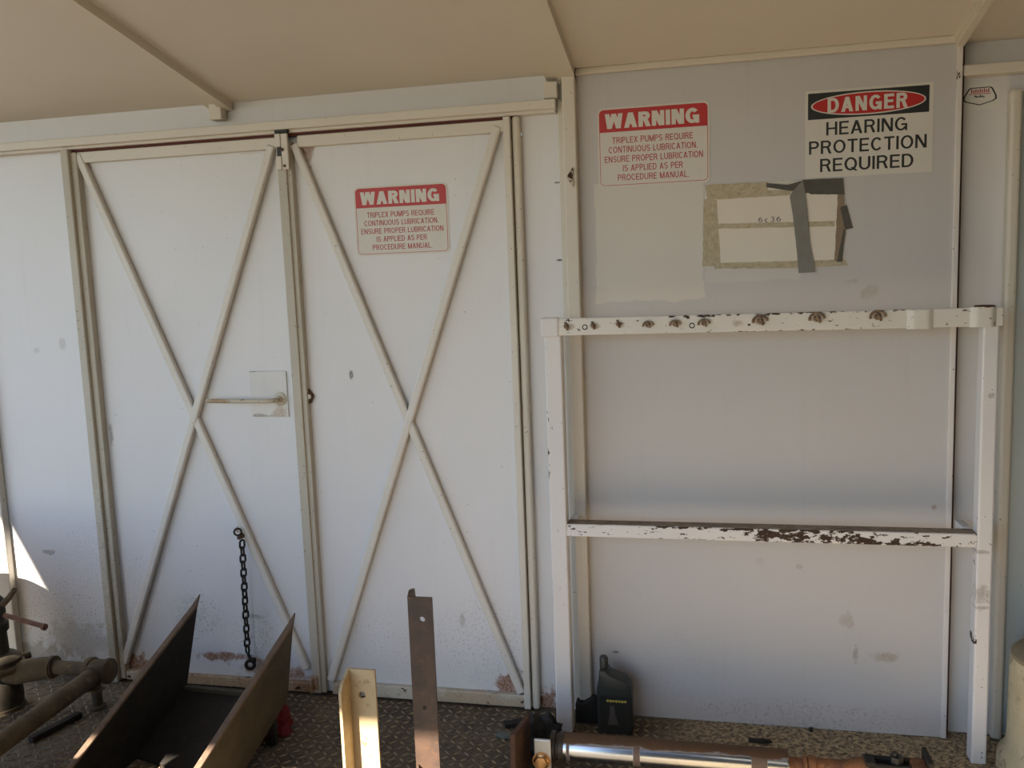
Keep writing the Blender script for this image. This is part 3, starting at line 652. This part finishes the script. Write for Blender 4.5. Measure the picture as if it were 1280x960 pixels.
patch([(891, 250), (896, 250), (901, 333), (890, 333)], .0004, .0007, .0010).build('tan_tape', m_btape, tp)
patch([(893, 280), (1043, 276), (1043, 283), (893, 286)], .0004, .0006, .0008).build('tan_tape', m_btape, tp)
patch([(893, 329), (1058, 324), (1059, 332), (1000, 335), (893, 336)], .0005, .0007, .0012).build('tan_tape', m_btape, tp)
patch([(1047, 243), (1055, 240), (1057, 290), (1052, 328), (1043, 326)], .0005, .0014, .001).build('tan_tape', plain('brown aged tape', (.24, .18, .12), .7, var=.3, scale=40), tp)
patch([(1003, 225), (1054, 222.5), (1055.5, 243), (1014, 243), (1010, 241), (1000, 243)], .0007, .002, .0004).build('grey_tape', m_gtape2, tp)
patch([(958, 229), (985, 231), (1003, 226), (1006, 232), (990, 239), (958, 234)], .0007, .0028, .0003).build('grey_tape', m_gtape2, tp)
patch([(1003, 226), (1006.5, 240), (1009, 263), (1012, 300), (1019, 340), (998, 341.5), (996, 315), (991, 270), (987, 246), (990, 240)], .0009, .0038, .0003).build('grey_tape', m_gtape, tp)
patch([(1050, 259), (1058, 256), (1066, 285), (1056, 287)], .0008, .0022, .0005).build('grey_tape', m_gtape2, tp)
patch([(1054, 287), (1056, 287), (1053, 326), (1046, 328)], .0006, .0023, .0005).build('grey_tape', m_gtape2, tp)
a0, a1 = at(944, 270, Y), at(976, 278, Y)
lettering('.6c36', a0.x, a1.x, at(960, 277.5, Y).z, at(960, 271, Y).z, Y - .0006, m_inkb, tp, stroke=.13, gap=.3)

# ------------------------------------------------------------------ small fixings on the door wall
m_chrome = plain('bright chrome', (.75, .77, .8), .18, 1.0, var=.05, bump=0)
p = at(649, 168, -.01); cb = MB(); cb.cyl((p.x, -.0005, p.z), (p.x, -.014, p.z), .011, None, 6); cb.cyl((p.x, -.014, p.z), (p.x, -.022, p.z), .007, .006, 16)
recentre(tag(cb.build('chrome_bolt', m_chrome, None, 40), 'shiny chrome bolt head on the wall beside the right door leaf', 'bolt'))

# ------------------------------------------------------------------ chain hanging from the left door's brace
cy = -.052
ch = tag(empty('hanging_chain', at(300, 665, cy)), 'dark rusty chain hanging from a brace of the left door leaf', 'chain')
top, bot = at(302.5, 676, cy), at(309.5, 816, cy)
def link_mesh(s_len=.0170, s_w=.0108, r=.0040):
    pts = []
    for k in range(20):
        a = 2*PI*k/20; pts.append((s_w * math.cos(a), 0, (s_len - s_w) * (1 if math.sin(a) >= 0 else -1) + s_w * math.sin(a)))
    mb = MB(); mb.tube(pts, r, 8, True); me = bpy.data.meshes.new('chain_link'); mb.b.to_mesh(me); mb.b.free(); me.materials.append(m_chainm)
    me.polygons.foreach_set('use_smooth', [True] * len(me.polygons)); return me
lm = link_mesh(); NL = 16; ax = (bot - top).normalized()
for i in range(NL):
    c = top.lerp(bot, (i + .5) / NL); o = bpy.data.objects.new('chain_link', lm); COL.objects.link(o); o.parent = ch
    q = ax.to_track_quat('Z', 'Y'); tw = (0 if i % 2 else PI/2) + random.uniform(-.15, .15)
    o.matrix_local = Matrix.Translation(c - ORG[ch.name]) @ Matrix.Rotation(math.atan2(ax.x, ax.z) , 4, 'Y') @ Matrix.Rotation(tw + .5, 4, 'Z')
p = at(299, 665, cy); MB().tube([(p.x - .006 + .012*math.cos(a), cy + .006*math.cos(a), p.z + .013*math.sin(a)) for a in [2*PI*k/18 for k in range(18)]], .0038, 8, True).build('chain_shackle', m_chainm, ch, 60)
p2 = at(303, 669, -.03); MB().cyl((p2.x, -.032, p2.z), (p2.x, -.058, p2.z - .002), .011, .008, 12).build('anchor_stud', m_rust, ch, 40)
p = at(311.5, 832, cy - .01)
b = MB(); b.tube([(p.x + .0155*math.cos(a), cy - .002 + .004*math.cos(a), p.z + .0165*math.sin(a)) for a in [2*PI*k/24 for k in range(24)]], .0068, 10, True)
b.tube([(p.x + .004, cy, p.z + .02), (p.x - .003, cy, p.z + .034), (bot.x, cy, bot.z - .004)], [.008, .006, .004], 8)
b.box(p.x + .004, p.x + .026, cy - .006, cy + .004, p.z + .010, p.z + .030, .004); b.build('hook_eye', m_chainm, ch, 50)

# ------------------------------------------------------------------ steel chute in the left foreground
dv = Vector((.143, .879, .455)).normalized()
A, Bp = at(247, 757, -.30), at(233, 862, -.30)
A2, B2 = at(361, 781, -.36), at(354, 874, -.36)
cr = tag(empty('steel_chute', ((A.x + A2.x)/2 - .08, -.8, 0)), 'brown rusted open steel chute tilted up towards the left door', 'chute')
def down_to(P, z=0.0): return P - dv * ((P.z - z) / dv.z)
TH = .016
def side(A, B, out, name, mat, rim, tip):
    An, Bn = down_to(A, .012), down_to(B, .0)
    v = Vector((out, .0, 0))
    t = MB().prism([A, B, Bn, An], v).build(name, mat, cr)
    # rolled lip along the upper edge
    n = Vector((0, 0, 1)); a = A + v * .5; c = An + v * .5
    MB().bar(a + n*.002, c + n*.002, TH + .006, .010, .003, (0, -.3, 1)).build('rim', rim, t)
    MB().prism([A + Vector((0, -.002, 0)) - v*.1, A + v*1.1, A + v*.5 + Vector((.004, .03, .03))], (0, -.008, .004)).build('torn_corner', rim, t)
    return t
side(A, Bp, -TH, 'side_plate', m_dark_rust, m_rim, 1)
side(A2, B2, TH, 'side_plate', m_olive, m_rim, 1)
bl_, br_ = Bp + Vector((.0, 0, .012)), B2 + Vector((0, 0, .012))
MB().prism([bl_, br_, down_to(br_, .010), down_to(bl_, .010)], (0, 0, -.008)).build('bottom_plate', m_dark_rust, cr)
MB().bar(bl_ + Vector((.001, -.006, -.004)), br_ + Vector((-.001, -.006, -.004)), .02, .02, .002).build('end_lip', m_olive, cr)
for P in (Bp + Vector((.03, -.03, -.01)), B2 + Vector((-.03, -.03, -.01))):
    b = MB(); b.box(P.x - .012, P.x + .012, P.y - .012, P.y + .012, 0, P.z - .006, .002); b.build('prop_leg', m_dark_rust, cr)

# red rag beside the chute
def rag(cx, cy, rx, ry, hh, seed, sub=5):
    t = bmesh.new(); bmesh.ops.create_icosphere(t, subdivisions=sub, radius=1)
    for v in t.verts:
        d = v.co.normalized(); q = Vector((d.x*1.6 + seed, d.y*1.6, d.z*1.6))
        r = .72 + .38 * mnoise.fractal(q, 1.0, 2.2, 4) + .10 * abs(mnoise.noise(q * 3.2)) ; r = max(.25, r)
        v.co = Vector((cx + d.x*rx*r, cy + d.y*ry*r, max(0.001, hh*.42 + d.z*hh*r*.75)))
    m = MB(); m._add(t); return m
p = atz(343, 915); m_rag = plain('dark red cloth', (0.16, 0.012, 0.016), .9, var=.35, scale=14)
recentre(tag(rag(p.x, p.y, .085, .08, .10, 3.1).build('red_rag', m_rag, None, 60), 'crumpled dark red rag on the floor beside the steel chute', 'rag'))

# ------------------------------------------------------------------ two upright angle irons in the foreground
def L_iron(nm, Yf, xl, xr, zt_, holes, flange, fl_dir, mats, label, chamf):
    """upright angle: front leg faces the camera, second leg at its left"""
    th = .0065; w = xr - xl; t = tag(empty(nm, ((xl+xr)/2, Yf, 0)), label, 'angle iron')
    M = Matrix.Translation((xl, Yf, 0))
    b = MB(); b.plate_holes(w, zt_, th, [(h_[0] - xl, h_[1], h_[2]) for h_ in holes], M); f = b.build('front_leg', mats[0], t)
    y0, y1 = (Yf - flange, Yf + th) if fl_dir < 0 else (Yf, Yf + flange)
    b = MB()
    if fl_dir < 0: b.prism([(xl - th, y1, 0), (xl - th, y1, zt_), (xl - th, Yf - .004, zt_ - .002), (xl - th, y0 + .012, zt_ - chamf * .55), (xl - th, y0, zt_ - chamf), (xl - th, y0, 0)], (th, 0, 0))
    else: b.prism([(xl - th, y0, 0), (xl - th, y0, zt_), (xl - th, y0 + flange*.3, zt_ + .012), (xl - th, y0 + flange*.8, zt_ + .008), (xl - th, y1, zt_ - .03), (xl - th, y1, 0)], (th, 0, 0))
    b.build('side_leg', mats[1], t); return t
Y1 = -1.2
xl, xr = X(437, 845, Y1), X(468.5, 845, Y1); zt_ = Z(452, 837, Y1)
h1 = at(452.5, 869, Y1)
L_iron('angle_iron', Y1, xl, xr, zt_, [(h1.x, h1.z, .0085), ((xl + xr)/2, .2, .007)], .052, -1, (m_iron_y, m_iron_y), 'shorter ochre angle iron standing upright, sunlit, left of the brown one', .035)
Y2 = -1.13
xl, xr = X(513, 760, Y2), X(540, 760, Y2); zt_ = Z(527, 747, Y2)
h1, h2 = at(527.5, 774.5, Y2), at(531, 885, Y2)
L_iron('angle_iron', Y2, xl, xr, zt_, [(h1.x, h1.z, .007), (h2.x, h2.z, .0055)], .045, 1, (m_iron_b, m_iron_b), 'taller brown rusty angle iron standing upright with a bolt hole near the top', .0)

# ------------------------------------------------------------------ oil bottle, black block by the rack leg
m_bottle = plain('dark green black plastic', (0.028, 0.030, 0.024), .42, var=.2, scale=12)
by0 = -.155; zb_ = 0.0
bx0, bx1 = X(747, 905, by0), X(790, 905, by0); bz = lambda py: Z(765, py, by0)
hb = bz(829) - bz(920); fz = lambda py: (bz(py) - bz(920))
ob = tag(empty('oil_bottle', ((bx0+bx1)/2, by0 + .035, 0)), 'dark plastic oil bottle with an offset neck standing by the rack leg', 'bottle')
xn0, xn1 = X(748.5, 835, by0), X(758.5, 835, by0)
prof = [(bx0 + .003, 0), (bx1 - .003, 0), (bx1, .006), (bx1 + .001, fz(880)), (bx1 - .001, fz(866)), (bx1 - .006, fz(860)), (bx1 - .02, fz(854)), (xn1 + .012, fz(847)), (xn1 + .002, fz(844.5)), (xn1, fz(842)), (xn0, fz(842)), (xn0 - .002, fz(850)), (bx0 - .001, fz(866)), (bx0, .006)]
MB().prism([(a, by0, c) for a, c in prof], (0, .066, 0), .005).build('bottle_body', m_bottle, ob, 50)
MB().lathe(((xn0 + xn1)/2, by0 + .033, fz(842.5)), (0, 0, 1), [((xn1 - xn0)/2 + .001, 0), ((xn1 - xn0)/2 + .001, fz(830) - fz(842.5)), ((xn1 - xn0)/2 - .002, fz(828) - fz(842.5))], 24).build('cap', m_bottle, ob, 40)
lb = MB().prism(rrect(bx0 + .010, bx1 - .003, fz(914), fz(872), .004, by0 - .0002), (0, -.0008, 0)).build('label', plain('black label', (.014, .015, .014), .35, var=.4), ob)
w_ = bx1 - bx0; b = MB()
for k in range(7): b.box(bx0 + w_*(.28 + k*.085), bx0 + w_*(.345 + k*.085), by0 - .0014, by0 - .001, fz(879.5 + .3*(k % 2)), fz(877))
b.build('label_print', plain('yellow print', (.55, .42, .06), .5, bump=0), lb)
b = MB(); b.prism([(bx0 + w_*.30, by0 - .001, fz(908)), (bx0 + w_*.62, by0 - .001, fz(908)), (bx0 + w_*.52, by0 - .001, fz(895)), (bx0 + w_*.50, by0 - .001, fz(884)), (bx0 + w_*.38, by0 - .001, fz(884)), (bx0 + w_*.36, by0 - .001, fz(896))], (0, -.0004, 0)); b.build('label_figure', plain('grey print', (.06, .055, .05), .5, bump=0), lb)
q0, q1 = at(717, 905, -.12), at(746, 905, -.12)
b = MB(); b.prism([(q0.x + .004, -.095, 0), (q1.x, -.095, 0), (q1.x, -.095, .085), (q1.x - .02, -.095, .088), (q0.x + .03, -.095, .068), (q0.x + .004, -.095, .072)], (0, .05, 0), .004)
recentre(tag(b.build('black_block', plain('black rubber', (.008, .008, .008), .7), None), 'black rubber block on the floor between rack leg and oil bottle', 'block'))

# ------------------------------------------------------------------ hydraulic cylinder on the floor
HY = -.42
cx0 = X(706, 940, HY); cx1 = X(985, 945, HY); ztop_ = Z(850, 928, HY); RB = .042; zc = ztop_ - RB
hc = tag(empty('hydraulic_cylinder', ((cx0 + cx1)/2, HY, 0)), 'rusty hydraulic cylinder with chrome barrel lying along the floor at the front', 'cylinder')
m_barrel, n, l, bs = newmat('half rusted chrome barrel'); t = NT(m_barrel)
x_, y_, z_ = t.xyz()
rm = t.step(t.math('ADD', z_, t.math('MULTIPLY', t.math('SUBTRACT', t.noise(16, 4, .65, stretch=(.4, 1, 1)), .5), .03)), zc + RB*.62, zc + RB*.78)
bands = t.math('MAXIMUM', rm, t.math('MULTIPLY', t.step(t.noise(11, 2, .5, stretch=(1, .01, .01)), .60, .62), .9))
l.new(t.mix(bands, (.55, .58, .62), t.mix(t.noise(25, 4), (.16, .08, .035), (.09, .05, .025))), bs.inputs['Base Color'])
t.setin(bs.inputs['Metallic'], t.math('SUBTRACT', 1.0, bands)); t.setin(bs.inputs['Roughness'], t.math('ADD', t.math('MULTIPLY', bands, .5), .22))
P0 = Vector((cx0, HY, zc)); AX = (1, 0, 0); LB = cx1 - cx0
MB().lathe(P0, AX, [(RB*.5, 0), (RB, 0), (RB, LB - .006), (RB*.92, LB)], 40).build('barrel', m_barrel, hc, 40)
MB().lathe(P0 - Vector((.045, 0, 0)), AX, [(RB*.7, 0), (RB*1.06, .004), (RB*1.06, .018), (RB*.9, .022), (RB*.9, .027), (RB*1.05, .03), (RB*1.05, .046)], 40).build('gland', rusty('dark greasy cap', (.03, .024, .018), (.05, .035, .02), (.09, .05, .025), 25, .5), hc, 40)
m_orange = rusty('orange rust', (.26, .105, .035), (.13, .055, .025), (.34, .15, .05), 22)
xe = lambda px: X(px, 948, HY) - cx1
MB().lathe(Vector((cx1 - .002, HY, zc)), AX, [(.022, 0), (.020, xe(1004)), (.028, xe(1005)), (.029, xe(1009)), (.022, xe(1010)), (.029, xe(1012)), (.029, xe(1020)), (.024, xe(1022)), (.023, xe(1050)), (.030, xe(1068)), (.036, xe(1075)), (.036, xe(1085))], 28).build('rod', m_orange, hc, 40)
b = MB(); u = lambda px: X(px, 945, HY)
b.box(u(1082), u(1140), HY - .026, HY - .012, zc - .036, zc + .034, .006); b.box(u(1082), u(1140), HY + .012, HY + .026, zc - .036, zc + .038, .006); b.box(u(1080), u(1094), HY - .026, HY + .026, zc - .036, zc + .040, .006)
fk = b.build('clevis', m_dark_rust, hc)
b = MB(); b.cyl((u(1121), HY, zc + .01), (u(1121), HY, zc + .052), .021, .019, 6); b.cyl((u(1119), HY, zc + .05), (u(1119), HY, zc + .062), .008); b.build('clevis_nut', m_black, fk)
b = MB(); b.box(u(1138), u(1158), HY - .03, HY + .03, zc - .03, zc + .036, .005); b.build('rod_end', m_orange, hc)
b = MB(); b.box(u(1157), u(1163), HY - .045, HY + .05, .0, zc + .06, .002); b.build('end_plate', m_dark_rust, hc)
# left mounting: slanting rusty plate, zinc plate with a brass nut
p = at(655, 900, -.40); q = at(640, 958, -.50)
b = MB(); b.prism([(p.x - .006, -.36, 0), (p.x - .006, -.36, p.z), (p.x - .006, -.40, p.z + .002), (q.x + .012, -.56, .20), (q.x + .012, -.58, 0)], (.016, 0, 0), .002); b.build('mounting_plate', m_rust, hc)
p = at(679, 948, -.47)
b = MB(); b.box(p.x - .028, cx0 - .034, -.475, -.465, zc - .05, zc + .046, .003); zp = b.build('zinc_plate', plain('zinc', (.55, .56, .55), .4, .8, var=.15), hc)
b = MB(); b.lathe((p.x - .004, -.474, p.z - .006), (0, -1, 0), [(.026, 0), (.027, .006), (.021, .010), (.020, .018), (.012, .019)], 6); b.lathe((p.x - .004, -.474, p.z - .006), (0, -1, 0), [(.029, 0), (.029, .003)], 28); b.build('brass_nut', plain('brass', (.62, .36, .16), .3, .9, var=.2, scale=40), zp, 40)
# greasy black rag over the end
p = at(684, 912, -.36)
recentre(tag(rag(p.x - .022, -.315, .09, .045, .135, 5.2).build('black_rag', plain('greasy black cloth', (.022, .019, .014), .7, var=.5, scale=20), None, 60), 'greasy black rag on the floor at the left end of the hydraulic cylinder', 'rag'))

# ------------------------------------------------------------------ scraps on the floor
def scrap(px, py, L, w, th, ang, mat, name, label, cat, bent=.0):
    p = atz(px, py, .004); b = MB(); d = Vector((math.cos(ang), math.sin(ang), 0)); nn = Vector((-d.y, d.x, 0))
    z = Vector((0, 0, .0035)); pts = [p - d*L/2 - nn*w/2, p + d*L*.1 - nn*w*.6, p + d*L/2 - nn*w*.1, p + d*L*.4 + nn*w/2, p - d*L*.2 + nn*w*.35, p - d*L/2 + nn*w/2]
    b.prism([Vector((v.x, v.y, .0032)) for v in pts], (0, 0, th)); return recentre(tag(b.build(name, mat, None), label, cat))
scrap(950, 927, .075, .018, .008, -.05, m_dark_rust, 'metal_scrap', 'dark metal scrap on the gritty floor above the cylinder rod', 'scrap')
scrap(1014, 913, .012, .012, .010, .4, m_black, 'dark_pebble', 'tiny black pebble on the floor at the foot of the panel', 'pebble')
scrap(646, 905, .09, .03, .014, .5, m_dark_rust, 'rust_flake', 'dark rust flake on the tread plate left of the black rag', 'scrap')
scrap(632, 920, .06, .03, .010, -.3, plain('grey chip', (.12, .13, .11), .7), 'grey_flake', 'greyish flake on the tread plate nearest the slanting rusty plate', 'scrap')
# long dark bar behind the pipe, lying on the floor
p0, p1 = atz(38, 925, .012), atz(100, 893, .012)
b = MB(); b.bar(p0, p1, .028, .022, .003, (0, 0, 1)); recentre(tag(b.build('steel_bar', m_dark_rust, None), 'long dark steel bar lying on the floor under the dusty pipe', 'bar'))

# ------------------------------------------------------------------ pipework and valve at the left
TY = -.24; tc = at(126, 838, TY); PR = .030
vm = tag(empty('pipe_manifold', (X(10, 850, -.3), -.3, 0)), 'dusty khaki pipework with a valve and tee handle at the left', 'pipework')
zpz = tc.z
e0 = Vector((X(66, 832, TY), TY, zpz))
MB().cyl(e0, tc, PR * .88).build('pipe', m_pipe, vm, 40)
# tee fitting
b = MB(); b.lathe(tc - Vector((.055, 0, 0)), (1, 0, 0), [(.030, 0), (.047, .002), (.047, .020), (.041, .024), (.042, .075), (.047, .079), (.047, .094), (.038, .102), (.012, .106)], 28)
nr = atz(0, 930, zpz); dfr = (nr - tc); dfr.z = 0; dfr.normalize()
b.lathe(tc, dfr, [(.032, 0), (.036, .04), (.042, .044), (.042, .060), (.034, .062)], 28); b.build('tee_fitting', m_pipe, vm, 40)
MB().cyl(tc + dfr * .04, tc + dfr * 1.62, .033).build('pipe', m_pipe, vm, 40)
b = MB(); b.cyl((tc.x - .02, TY - .01, 0.004), (tc.x - .02, TY - .01, zpz), .019); b.lathe((tc.x - .02, TY - .01, 0), (0, 0, 1), [(.03, 0), (.03, .012), (.022, .016)], 20); b.build('pipe_support', m_pipe, vm, 40)
b = MB(); b.box(tc.x - .022, tc.x + .055, TY - .09, TY - .05, zpz - .045, zpz - .037, .002); b.cyl((tc.x + .038, TY - .07, zpz - .036), (tc.x + .038, TY - .07, zpz - .026), .009, None, 6); b.build('clamp_tab', m_pipe, vm)
# elbow from the valve
vx = X(-2, 850, -.30); vc = Vector((vx, -.30, zpz - .015))
pts = []
st = vc + Vector((.02, 0, -.005))
for k in range(11):
    u = k / 10; a = st.lerp(Vector((st.x + .06, st.y + .015, zpz)), min(1, u*1.4)); c = Vector((e0.x, TY, zpz)); s_ = u*u*(3 - 2*u); pts.append(a.lerp(c, s_))
b = MB(); b.tube(pts, [.042, .043, .044, .044, .044, .044, .043, .042, .040, .038, .037], 24); b.lathe(Vector((e0.x - .012, TY, zpz)), (1, 0, 0), [(.036, 0), (.043, .002), (.043, .018), (.034, .02)], 28); b.build('elbow', m_pipe, vm, 50)
# valve body: stacked turned sections
zz = lambda py: Z(0, py, -.30)
prof = [(.03, zz(925) - .02), (.06, zz(915)), (.075, zz(893)), (.082, zz(870)), (.078, zz(852)), (.060, zz(846)), (.060, zz(842)), (.083, zz(838)), (.086, zz(824)), (.070, zz(820)), (.048, zz(816)), (.046, zz(792)), (.055, zz(789)), (.056, zz(780)), (.044, zz(776)), (.050, zz(768)), (.048, zz(752)), (.034, zz(746)), (.02, zz(744))]
zmin = prof[0][1]
vb = MB().lathe((vx, -.30, 0), (0, 0, 1), prof, 36).build('valve_body', rusty('greasy dark khaki casting', (.05, .038, .022), (.03, .024, .015), (.075, .058, .034), 14, .75), vm, 45)
b = MB(); b.tube([(vx + .086*math.cos(a), -.30 + .086*math.sin(a), zz(834)) for a in [2*PI*k/28 for k in range(28)]], .013, 12, True)
for k in range(3):
    a = 2*PI*k/3 - .9; b.cyl((vx + .07*math.cos(a), -.30 + .07*math.sin(a), zz(834)), (vx + .125*math.cos(a), -.30 + .125*math.sin(a), zz(834)), .018, .014, 12)
b.build('hammer_union', m_pipe, vm, 50)
b = MB(); b.cyl((vx, -.30, .0), (vx, -.30, zmin + .02), .05); b.lathe((vx, -.30, 0), (0, 0, 1), [(.085, 0), (.085, .014), (.05, .016)], 28); b.build('valve_foot', m_pipe, vm, 40)
MB().lathe((-2.92, -.50, 0), (0, 0, 1), [(.10, 0), (.10, .02), (.07, .03), (.07, .22), (.12, .25), (.20, .30), (.24, .38), (.25, .48), (.235, .58), (.18, .68), (.10, .735), (.03, .75)], 40).build('shade_dome', m_pipe, vm, 50)  # unseen dome added to cast the round shadow on the wall
MB().cyl((-2.90, -.48, .045), (vx, -.30, .045), .035).build('pipe', m_pipe, vm, 40)
b = MB(); b.box(-2.16, -1.80, -1.86, -1.56, .05, .80, .03, 3); b.cyl((-1.98, -1.86, .78), (-1.98, -1.56, .78), .13, bev=.01); b.box(-2.15, -1.77, -1.9, -1.52, 0, .07, .01); b.box(-2.64, -2.2, -1.28, -.86, 0, .62, .03, 3); b.cyl((-2.42, -1.28, .60), (-2.42, -.86, .60), .16, bev=.01); b.build('shade_case', m_pipe, vm, 40)  # unseen cases added to keep the sun off chute and left floor
hs, he = at(6, 769, -.33), at(55, 783, -.36)
b = MB(); b.tube([hs, hs.lerp(he, .9), he], [.009, .0095, .009], 12); b.lathe(he - Vector((.008, 0, 0)), (he - hs), [(.006, 0), (.0125, .004), (.0125, .016), (.006, .02)], 14); b.build('tee_handle', rusty('pinkish rust rod', (.20, .10, .065), (.13, .065, .04), (.25, .13, .08), 40), vm, 40)
b = MB(); b.tube([at(4, 755, -.32), at(12, 746, -.33), at(18, 737, -.34)], [.012, .011, .009], 12); b.build('lever_stub', m_pipe, vm, 40)

# ------------------------------------------------------------------ drum at the right edge
dyy = -.22; dx0 = X(1262, 880, dyy); RD = .15; dzt = Z(1280, 812, dyy)
dr = tag(empty('cream_drum', (dx0 + RD, dyy, 0)), 'dirty cream drum with a tan lid at the right end of the floor', 'drum')
MB().lathe((dx0 + RD, dyy, 0), (0, 0, 1), [(RD + .012, 0), (RD + .026, .015), (RD + .024, .06), (RD + .004, .085), (RD, .12), (RD - .002, dzt - .05), (RD - .008, dzt - .03)], 48).build('drum_body', rusty('dirty cream paint', (.52, .44, .28), (.44, .36, .22), (.24, .19, .12), 9, .7), dr, 40)
MB().lathe((dx0 + RD, dyy, dzt - .03), (0, 0, 1), [(RD - .007, 0), (RD - .006, .012), (RD - .03, .035), (RD - .08, .048), (.02, .05)], 48).build('drum_lid', rusty('tan lid', (.26, .2, .12), (.2, .15, .09), (.3, .24, .15), 12, .7), dr, 40)
